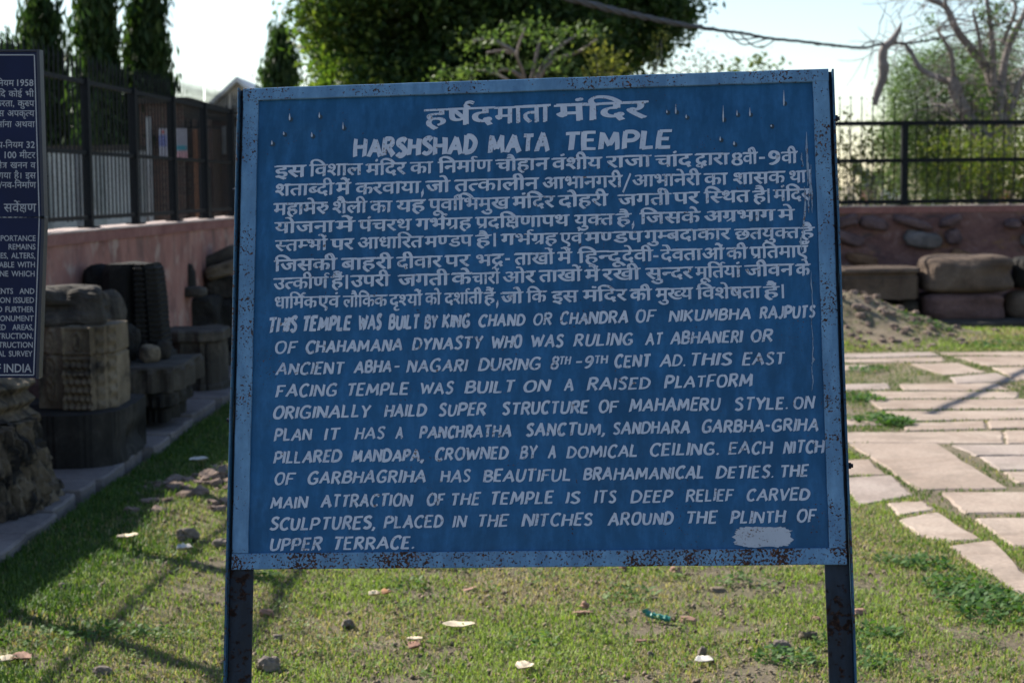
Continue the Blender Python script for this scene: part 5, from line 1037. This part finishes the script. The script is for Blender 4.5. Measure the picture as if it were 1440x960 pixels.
# sparse yellowish sprigs right of it
def sprigs(name, spots, Y, lb, pal, size=.07, n=70, stems=True):
    m = MB(); C = []; x0 = np.mean([P(a, b, Y)[0] for a, b, r in spots])
    for a, b, r in spots:
        tp = P(a, b, Y); bs = np.array([x0 + (tp[0] - x0) * .55, Y, .2]); mid = (tp + bs) / 2 + rng.normal(size=3) * .06
        m.tube(smoothpts([bs, mid, tp], 4), np.linspace(.014, .004, 9), 5); C.append(tp + rng.normal(size=(int(n * r), 3)) * .11 * r ** .5)
        for q in np.linspace(.55, .95, 5): C.append(bs + (tp - bs) * q + rng.normal(size=(int(4 * r) + 1, 3)) * .06)
    t_ = thing(name, (x0, Y, 0), lb, 'shrub'); part('stems', m.V, m.F, M_BARKG, t_); V, F, c = leafmesh(np.vstack(C), size, pal, .5); part('leaves', V, F, M_LEAF, t_, cols=c)
YEL = [(.13, .15, .04), (.22, .23, .06), (.30, .27, .08)]
sprigs('tall_shrub', [(842, 82, 1.4), (850, 98, 1.6), (862, 96, 1.2), (838, 76, .6), (868, 104, 1)], 22, 'yellow-green leafy shoots above the board, right of the big tree', YEL)
sprigs('tall_shrub', [(925, 62, .9), (930, 55, .7), (920, 90, .5), (945, 92, .4), (958, 82, .4), (985, 78, .3), (978, 98, 1.0), (995, 96, 1.2), (965, 104, 1), (1012, 100, 1.2)], 23, 'thin sparse twigs with few leaves against the sky over the board', YEL, .06, 40)
def bushmass(name, blobs, Y, lb, pal, per, size, cat='bush', kind=None, asp=.5):
    cs = [P(a, b, Y + R_.uniform(-.5, .5)) for a, b, rx, rz_ in blobs]; rs = [np.array([rx, (rx + rz_) / 2, rz_]) / FPX * Y for a, b, rx, rz_ in blobs]
    C = fillcl(cs, rs, per); C = C[C[:, 2] > .05]; V, F, c = leafmesh(C, size, pal, asp); x0 = C[:, 0].mean(); t_ = thing(name, (x0, Y, 0), lb, cat); m = MB()
    for c_ in cs[:5]: m.tube(smoothpts([(x0 + (c_[0] - x0) * .4, Y, 0), (x0 + (c_[0] - x0) * .6, Y, c_[2] * .5), c_], 4), np.linspace(.05, .015, 9), 5)
    part('stems', m.V, m.F, M_BARK, t_); part('foliage', V, F, M_LEAF, t_, cols=c); return t_
bushmass('distant_tree', [(1030, 108, 30, 14), (1060, 100, 26, 14), (1085, 106, 22, 10), (1045, 150, 50, 40)], 48, 'pale olive tree top just showing over the right half of the board', [(.09, .12, .05), (.14, .17, .07)], 700, .20, 'tree')
bushmass('distant_tree', [(888, 110, 20, 12), (900, 150, 40, 40)], 50, 'low dark tree top touching the board right of the big tree', [(.02, .045, .02), (.04, .07, .03)], 700, .2, 'tree')
# right side: feathery green tree, bushes, the bare tree
GR = [(.07, .125, .05), (.11, .17, .07), (.15, .21, .09)]  # lightened greens, a hazy look put into the feathery tree's colour
bushmass('feathery_tree', [(1330, 130, 75, 40), (1290, 165, 45, 36), (1275, 105, 30, 16), (1380, 95, 60, 40), (1320, 80, 36, 20), (1300, 215, 60, 40), (1350, 200, 70, 50), (1262, 135, 16, 10), (1410, 150, 50, 60), (1290, 250, 50, 30), (1350, 250, 60, 36), (1250, 190, 24, 24)], 36, 'soft feathery green tree behind the right railing', GR, 12000, .075, 'tree', asp=.35)
bushmass('leafy_bush', [(1345, 225, 40, 28), (1390, 215, 40, 30), (1430, 205, 35, 30), (1380, 260, 60, 24), (1440, 250, 40, 30), (1325, 262, 30, 20), (1480, 230, 50, 50)], 23.5, 'yellow-green leafy bush close behind the right railing', [(.07, .11, .025), (.13, .17, .04), (.22, .22, .06)], 7000, .065)
sprigs('tall_shrub', [(1190, 205, 1.0), (1205, 215, 1.6), (1215, 198, 1.4), (1228, 200, 1.5), (1186, 232, 1.2), (1200, 228, 1.2), (1238, 215, .8), (1244, 205, .4), (1228, 225, .9), (1212, 240, .8), (1183, 190, .5), (1250, 240, .8), (1192, 165, .3)], 22.2, 'sparse olive shrub beside the right edge of the board, behind the railing', [(.10, .12, .035), (.17, .18, .05), (.22, .19, .07)], .065, 46)
bushmass('low_scrub', [(1190, 275, 30, 12), (1225, 282, 26, 10), (1262, 275, 30, 14), (1300, 278, 30, 12)], 30, 'grey-green scrub under the sparse shrub, beyond the railing', [(.06, .08, .04), (.10, .12, .06)], 5000, .08)
bushmass('far_treeline', [(x_, 254, 46, 14 + 16 * R_.random()) for x_ in range(300, 1700, 60)], 150, 'far line of trees on the horizon, haze tinted into the leaves', [(.13, .165, .14), (.18, .21, .19)], 60, .8, 'trees')['kind'] = 'stuff'  # leaves paled towards blue-grey: distance haze put into their colour
Y = 24.6; m = MB()
def br(pts, r0, r1, dy=0.0, k=4):
    q = [P(1160 + a / 3.2, b / 3.2, Y + dy * i / len(pts)) for i, (a, b) in enumerate(pts)]; q = smoothpts(q, k); r = np.linspace(r0, r1, len(q)); m.tube(q, r * (1 + .12 * np.array([R_.uniform(-1, 1) for _ in q])), 7); return q
s_ = Y / FPX / 3.2 * 1.12
B_ = [br([(735, 900), (728, 760), (722, 660), (690, 590), (640, 520), (590, 420), (575, 350)], 46 * s_, 22 * s_), br([(575, 370), (520, 355), (430, 310), (385, 230), (350, 195), (320, 198)], 15 * s_, 4 * s_, .4), br([(580, 380), (570, 250), (540, 190), (510, 135), (560, 115)], 11 * s_, 4 * s_, -.5),
      br([(800, 560), (770, 430), (735, 320), (700, 270), (650, 210), (590, 130), (545, 35), (480, 0), (430, -25)], 26 * s_, 9 * s_, .5), br([(545, 35), (540, -20), (560, -70)], 9 * s_, 4 * s_), br([(715, 280), (700, 220), (690, 150), (665, 50)], 12 * s_, 5 * s_, -.3), br([(760, 420), (755, 240), (745, 120), (725, -20)], 15 * s_, 8 * s_),
      br([(790, 500), (800, 330), (830, 200), (900, 60), (930, -20)], 20 * s_, 9 * s_, .8), br([(740, 880), (790, 700), (820, 560), (800, 420)], 30 * s_, 18 * s_, .3), br([(830, 560), (860, 420), (900, 330), (980, 250)], 14 * s_, 8 * s_), br([(720, 650), (760, 600), (850, 560), (940, 560)], 16 * s_, 8 * s_), br([(800, 200), (860, 30), (800, -30)], 9 * s_, 4 * s_), br([(690, 590), (600, 545), (540, 470)], 10 * s_, 4 * s_, -.4)]
tw = MB()
for q in B_:
    for k in range(11):
        p0 = q[R_.randrange(len(q) // 3, len(q))]; d = rng.normal(size=3); d[2] = abs(d[2]) * .3 - .15; d /= np.linalg.norm(d); tp_l = []; grow(tw, p0, d, .55, .009, 1, tp_l, -.03, .6, 3)
for k in range(60):
    p0 = P(1160 + R_.uniform(560, 960) / 3.2, R_.uniform(180, 470) / 3.2, Y + R_.uniform(-.8, .8)); d = rng.normal(size=3); d[2] *= .4; d /= np.linalg.norm(d); grow(tw, p0, d, .5, .007, 1, [], -.04, .7, 3)
b0 = P(1390, 300, Y); bt = thing('bare_tree', (b0[0], Y, 0), 'leafless grey tree with tangled twigs behind the right railing', 'tree')
m.tube([(b0[0], Y, -.1), (b0[0], Y, .6), tuple(P(1390, 283, Y))], [.20, .17, .15], 9)
part('trunk', m.V, m.F, M_BARKG, bt, True); part('twigs', tw.V, tw.F, M_BARKG, bt, kind='stuff')
C = np.vstack([P(1160 + a / 3.2, b / 3.2, Y) + rng.normal(size=(60, 3)) * .12 for a, b in ((740, 70), (780, 80), (760, 100), (850, 130), (740, 440), (735, 470), (725, 500), (700, 240), (470, 100), (660, 600), (650, 300))]); V, F, c = leafmesh(C, .08, GR, .5); part('leaves', V, F, M_LEAF, bt, cols=c)

# ---- overhead cable, running from near left to far right, with a dead branch hung on it
def cab(px): 
    # place along the line on which the photograph's cable shadow falls
    kx = (px - 720) / FPX; Yc = (9.11) / (.606 - kx); return Yc
def CP(px, py): return P(px, py, min(36, cab(px)))
line = [(640, -40), (720, -22), (800, -2), (860, 14), (905, 24), (960, 35), (1015, 43.5), (1045, 47), (1080, 54), (1130, 59), (1190, 66), (1218, 67), (1241, 62), (1275, 61), (1300, 58), (1340, 50), (1390, 38), (1440, 26), (1500, 8)]
q = smoothpts([CP(*a) for a in line], 6); cable = thing('overhead_cable', tuple(q[len(q) // 2]), 'dark twisted overhead cable crossing the sky above the board, with loose loops', 'cable')
M_CAB = plain('cable_rubber', (.035, .035, .04), .6, 0, .3, 40); r = np.interp(np.arange(len(q)), [0, 18, 30, 36, 60, len(q)], [.030, .030, .024, .016, .016, .014])
m = MB(); m.tube(q, r * .75, 6); part('strand', m.V, m.F, M_CAB, cable, True)
for ph in (0, 2.1, 4.2):
    a = np.arange(len(q)) * .9 + ph; q2 = q + np.stack([np.cos(a) * 0, np.cos(a), np.sin(a)], 1) * (r * .8)[:, None]; m = MB(); m.tube(q2, r * .5, 5); part('strand', m.V, m.F, M_CAB, cable, True)
for pts in ([(1017, 43), (1024, 52), (1032, 55.5), (1050, 55), (1072, 52.5), (1081, 53)], [(1027, 45), (1034, 55), (1043, 62.5), (1055, 62), (1068, 58), (1081, 54)], [(1040, 47), (1050, 57), (1060, 65), (1070, 67), (1080, 63), (1091, 55)], [(1140, 60), (1150, 64), (1160, 62), (1172, 66), (1182, 63)], [(1212, 65), (1222, 59), (1234, 57.5), (1241, 60)], [(1190, 66), (1197, 68), (1205, 66)]):
    m = MB(); qq = smoothpts([CP(*a) for a in pts], 5); m.tube(qq, .008, 5); part('loose_strand', m.V, m.F, M_CAB, cable, True)
m = MB(); pts = [(1268, 32), (1262, 46), (1254, 58), (1244, 68), (1241, 82), (1243, 96), (1241, 112), (1235, 128), (1230, 148)]; Yd = cab(1241)
q = smoothpts([P(a, b, Yd) for a, b in pts], 4); r = np.interp(np.arange(len(q)), [0, 8, 12, 20, 26, len(q) - 1], [.012, .055, .062, .075, .055, .045]) * (1 + .12 * np.array([R_.uniform(-1, 1) for _ in q])); m.tube(q, r, 9)
for a, b in (((1250, 62), (1262, 56)), ((1243, 66), (1239, 60)), ((1255, 57), (1262, 61))): m.tube([P(*a, Yd), P((a[0] + b[0]) / 2, (a[1] + b[1]) / 2 - 1, Yd), P(*b, Yd)], [.03, .02, .008], 6)
solo('dead_branch', m.V, m.F, M_BARKG, 'broken grey branch dangling from the cable against the sky', 'branch', smooth=True)

# ---- beyond the left railing: houses, poster, pale compound wall
M_BRICK, t, b = newmat('dark_brickwork'); co = coords(t); bt_ = t.nodes.new('ShaderNodeTexBrick'); mp = t.nodes.new('ShaderNodeMapping'); mp.inputs['Rotation'].default_value = (rad(90), 0, 0); t.links.new(co, mp.inputs[0]); t.links.new(mp.outputs[0], bt_.inputs[0])
bt_.inputs['Scale'].default_value = 4; bt_.inputs['Color1'].default_value = (.11, .06, .045, 1); bt_.inputs['Color2'].default_value = (.065, .045, .038, 1); bt_.inputs['Mortar'].default_value = (.14, .12, .10, 1); t.links.new(bt_.outputs[0], b.inputs['Base Color']); b.inputs['Roughness'].default_value = .9
M_LIME = stone_mat('weathered_limewash', [(.3, (.30, .31, .32)), (.55, (.42, .43, .44)), (.75, (.52, .53, .53))], 1.2, 20, .9, .3, .01, ((.16, .15, .13), .6, .8), 1.5)
M_ROOF = plain('pale_sheet_roof', (.46, .49, .52), .6, 0, .15, 3); M_WIN = plain('dark_window', (.03, .035, .04), .3); M_WHT = plain('white_cloth_banner', (.36, .35, .40), .7, 0, .12, 4); M_COLM = plain('orange_door_frame', (.28, .12, .06), .7); M_DOOR = plain('dark_door', (.02, .02, .025), .6)
def boxw(px0, px1, py0, Y, dep, z0=0.0): a = P(px0, py0, Y); b2 = P(px1, py0, Y); return ((a[0] + b2[0]) / 2, Y + dep / 2, (a[2] + z0) / 2), (b2[0] - a[0], dep, a[2] - z0)
hs = thing('brick_house', (P(232, 300, 26)[0], 26, 0), 'low dark brick house behind the left railing, with a banner on it', 'house')
m = MB(); c, d = boxw(196, 259, 146, 26, 4); m.box(c, d); part('wall', m.V, m.F, M_BRICK, hs); m = MB(); m.box((c[0], c[1], c[2] * 2 + .04), (d[0] + .2, 4.3, .09)); part('roof', m.V, m.F, M_DRK, hs)
m = MB(); c, d = boxw(259, 298, 181, 26.1, 3); m.box(c, d); part('wall', m.V, m.F, M_BRICK, hs)
for px in (262, 271, 280, 290): m = MB(); c, d = boxw(px, px + 5, 168, 26.1, .25, P(0, 181, 26.1)[2] * 1.0); m.box(c, d); part('parapet_block', m.V, m.F, M_BRICK, hs)
m = MB(); c, d = boxw(205, 211, 165, 25.9, .2); m.box(c, d); part('column', m.V, m.F, M_LIME, hs)
m = MB(); c, d = boxw(272, 276, 182, 25.95, .12); m.box(c, d); part('column', m.V, m.F, M_COLM, hs, label='narrow orange column')
m = MB(); c, d = boxw(277, 294, 236, 26.0, .12); m.box(c, d); part('door', m.V, m.F, M_DOOR, hs)
m = MB(); a = P(223, 181, 25.8); b2 = P(264, 224, 25.8); m.box(((a[0] + b2[0]) / 2, 25.8, (a[2] + b2[2]) / 2), (b2[0] - a[0], .02, a[2] - b2[2])); bn = solo('banner', m.V, m.F, M_WHT, 'pale printed banner with blue and pink patches hung on the brick house', 'banner')
for (x0, y0, x1, y1, col) in ((236, 205, 262, 211, (.06, .32, .40)), (224, 190, 234, 206, (.16, .18, .40)), (240, 213, 264, 223, (.62, .34, .36)), (226, 184, 232, 188, (.45, .12, .12))):
    a = P(x0, y0, 25.78); b2 = P(x1, y1, 25.78); m = MB(); m.box(((a[0] + b2[0]) / 2, 25.785, (a[2] + b2[2]) / 2), (b2[0] - a[0], .004, a[2] - b2[2])); part('printed_patch', m.V, m.F, plain('print', col, .7), bn)
ch = thing('shed', (P(320, 300, 27)[0], 27, 0), 'brick outbuilding with pale shutters near the left post of the board', 'shed'); m = MB(); c, d = boxw(299, 352, 170, 27, 3); m.box(c, d); part('wall', m.V, m.F, M_BRICK, ch); m = MB(); m.box((c[0], c[1], c[2] * 2 + .03), (d[0] + .2, 3.3, .07)); part('roof', m.V, m.F, M_DRK, ch)
for px in (312, 320, 328): m = MB(); a = P(px, 178, 26.9); b2 = P(px + 6, 216, 26.9); m.box(((a[0] + b2[0]) / 2, 26.97, (a[2] + b2[2]) / 2), (b2[0] - a[0], .06, a[2] - b2[2])); part('shutter', m.V, m.F, M_LIME, ch)
gh_ = thing('gabled_house', (P(345, 300, 46)[0], 46, 0), 'pale house with a pointed gable, just left of the board top', 'house'); a = P(292, 158, 46); b2 = P(380, 158, 46); pk = P(336, 117, 46)
V = [(a[0], 46, 0), (b2[0], 46, 0), (b2[0], 46, a[2]), (pk[0], 46, pk[2]), (a[0], 46, a[2])]; V += [(x, y + 9, z) for x, y, z in V]; part('wall', V, [(0, 1, 2, 3, 4), (9, 8, 7, 6, 5), (0, 4, 9, 5), (1, 6, 7, 2), (0, 5, 6, 1)], M_LIME, gh_)
for s_ in (0, 1):
    e = V[4] if s_ == 0 else V[2]; k = V[3]; ov = -.35 if s_ == 0 else .35; V2 = [(e[0] + ov, 45.6, e[2] - .28), (k[0], 45.6, k[2] + .03), (k[0], 55.3, k[2] + .03), (e[0] + ov, 55.3, e[2] - .28)]; V2 += [(x, y, z + .12) for x, y, z in V2]; part('roof_panel', V2, [(3, 2, 1, 0), (4, 5, 6, 7), (0, 1, 5, 4), (1, 2, 6, 5), (2, 3, 7, 6), (3, 0, 4, 7)], M_ROOF, gh_)
for px in (317, 326, 334, 345, 356): m = MB(); q0 = P(px, 149, 46); q1 = P(px + 4.5, 162, 46); m.box(((q0[0] + q1[0]) / 2, 45.98, (q0[2] + q1[2]) / 2), (q1[0] - q0[0], .08, q0[2] - q1[2])); part('window', m.V, m.F, M_WIN, gh_)
cw = thing('compound_wall', (P(60, 300, 24)[0], 24, 0), 'long pale limewashed wall beyond the left railing, under the narrow trees', 'wall'); m = MB(); c, d = boxw(-320, 198, 216, 24, .3); m.box(c, d); part('wall_face', m.V, m.F, M_LIME, cw); m = MB(); m.box((c[0], c[1], c[2] * 2 + .03), (d[0], .42, .08)); part('coping', m.V, m.F, M_DRK, cw)
for k in range(7): m = MB(); a = P(-300 + k * 78, 216, 23.9); m.box((a[0], 23.9, a[2] / 2), (.35, .2, a[2])); part('pier', m.V, m.F, M_LIME, cw)
n = 40000; x, y = scatter(n, -13, -2.8, 18, 23.8, 1.0); k = (x < wallx(y) - .6); blades('meadow_grass', x[k], y[k], .05, .14, .03, 'sunlit grass beyond the left railing', .35)

# ---- people far behind the right railing
SK = plain('skin', (.22, .12, .08), .6); HR = plain('dark_hair', (.012, .010, .010), .5)
def person(px, Y, h, shirt, trous, lb, face=1, arm=.25, lean=0.0):
    x0 = P(px, 270, Y)[0]; t_ = thing('person', (x0, Y, 0), lb, 'person'); k = h / 1.7
    J = {'pel': (0, 0, .95), 'ch': (lean * .5, 0, 1.22), 'sh': (lean, 0, 1.40), 'nk': (lean, 0, 1.48), 'hd': (lean, -.01, 1.56), 'ht': (lean, 0, 1.66)}
    E = [('pel', 'ch'), ('ch', 'sh'), ('sh', 'nk'), ('nk', 'hd'), ('hd', 'ht')]; Rr = {'pel': .145, 'ch': .135, 'sh': .125, 'nk': .055, 'hd': .085, 'ht': .075}
    for s_, n_ in ((-1, 'l'), (1, 'r')):
        J.update({n_ + 's': (lean + s_ * .17, 0, 1.40), n_ + 'e': (lean + s_ * (.20 + arm * .2), .02, 1.13), n_ + 'w': (lean + s_ * (.20 + arm * .1), -.12, .90), n_ + 'h': (lean + s_ * (.20 + arm * .1), -.15, .82), n_ + 'p': (s_ * .09, 0, .88), n_ + 'k': (s_ * .10, -.03 * s_, .50), n_ + 'a': (s_ * .11, .02, .09), n_ + 'f': (s_ * .12, -.13, .04)})
        E += [('sh', n_ + 's'), (n_ + 's', n_ + 'e'), (n_ + 'e', n_ + 'w'), (n_ + 'w', n_ + 'h'), ('pel', n_ + 'p'), (n_ + 'p', n_ + 'k'), (n_ + 'k', n_ + 'a'), (n_ + 'a', n_ + 'f')]
        Rr.update({n_ + 's': .065, n_ + 'e': .045, n_ + 'w': .032, n_ + 'h': .035, n_ + 'p': .09, n_ + 'k': .062, n_ + 'a': .042, n_ + 'f': .038})
    def skin(name, keys, grow_, mt, cut=None):
        ks = [q for q in J if q in keys]; me = bpy.data.meshes.new(name); me.from_pydata([tuple(np.array(J[q]) * k) for q in ks], [(ks.index(a), ks.index(b)) for a, b in E if a in ks and b in ks], []); me.materials.append(mt)
        o = bpy.data.objects.new(name, me); o.parent = t_; COL.objects.link(o); md = o.modifiers.new('skin', 'SKIN'); sv = me.skin_vertices[0].data
        for i, q in enumerate(ks): sv[i].radius = ((Rr[q] + grow_) * k,) * 2; sv[i].use_root = q == ks[0]
        sb = o.modifiers.new('sub', 'SUBSURF'); sb.levels = sb.render_levels = 2; return o
    skin('body', list(J), 0, SK)
    skin('shirt', ['pel', 'ch', 'sh', 'ls', 'le', 'rs', 're'], .022, plain('cloth', shirt, .8)); skin('trousers', ['pel', 'lp', 'lk', 'la', 'rp', 'rk', 'ra'], .020, plain('cloth_dark', trous, .8))
    V, F = rock(np.array((lean, .02, 1.625)) * k + np.array((x0, Y, 0)), (.19 * k, .21 * k, .16 * k), 0, (0, 0), 6, 2.2, .03, 2, 3, 0, 0); part('hair', V, F, HR, t_, True)
person(1222, 46, 1.60, (.55, .25, .22), (.10, .10, .12), 'distant person in a faded pink top, leftmost behind the right railing')
person(1253, 44, 1.68, (.70, .70, .72), (.06, .06, .08), 'distant person in a white shirt, left of the railing post')
person(1266, 45, 1.60, (.06, .06, .08), (.05, .05, .07), 'distant person in dark clothes beside the white shirt')
person(1313, 42, 1.72, (.80, .80, .80), (.30, .28, .25), 'distant person in bright white, right of the railing post')
person(1408, 43, 1.62, (.60, .30, .15), (.08, .08, .10), 'distant person in orange at the right, half behind the bush')
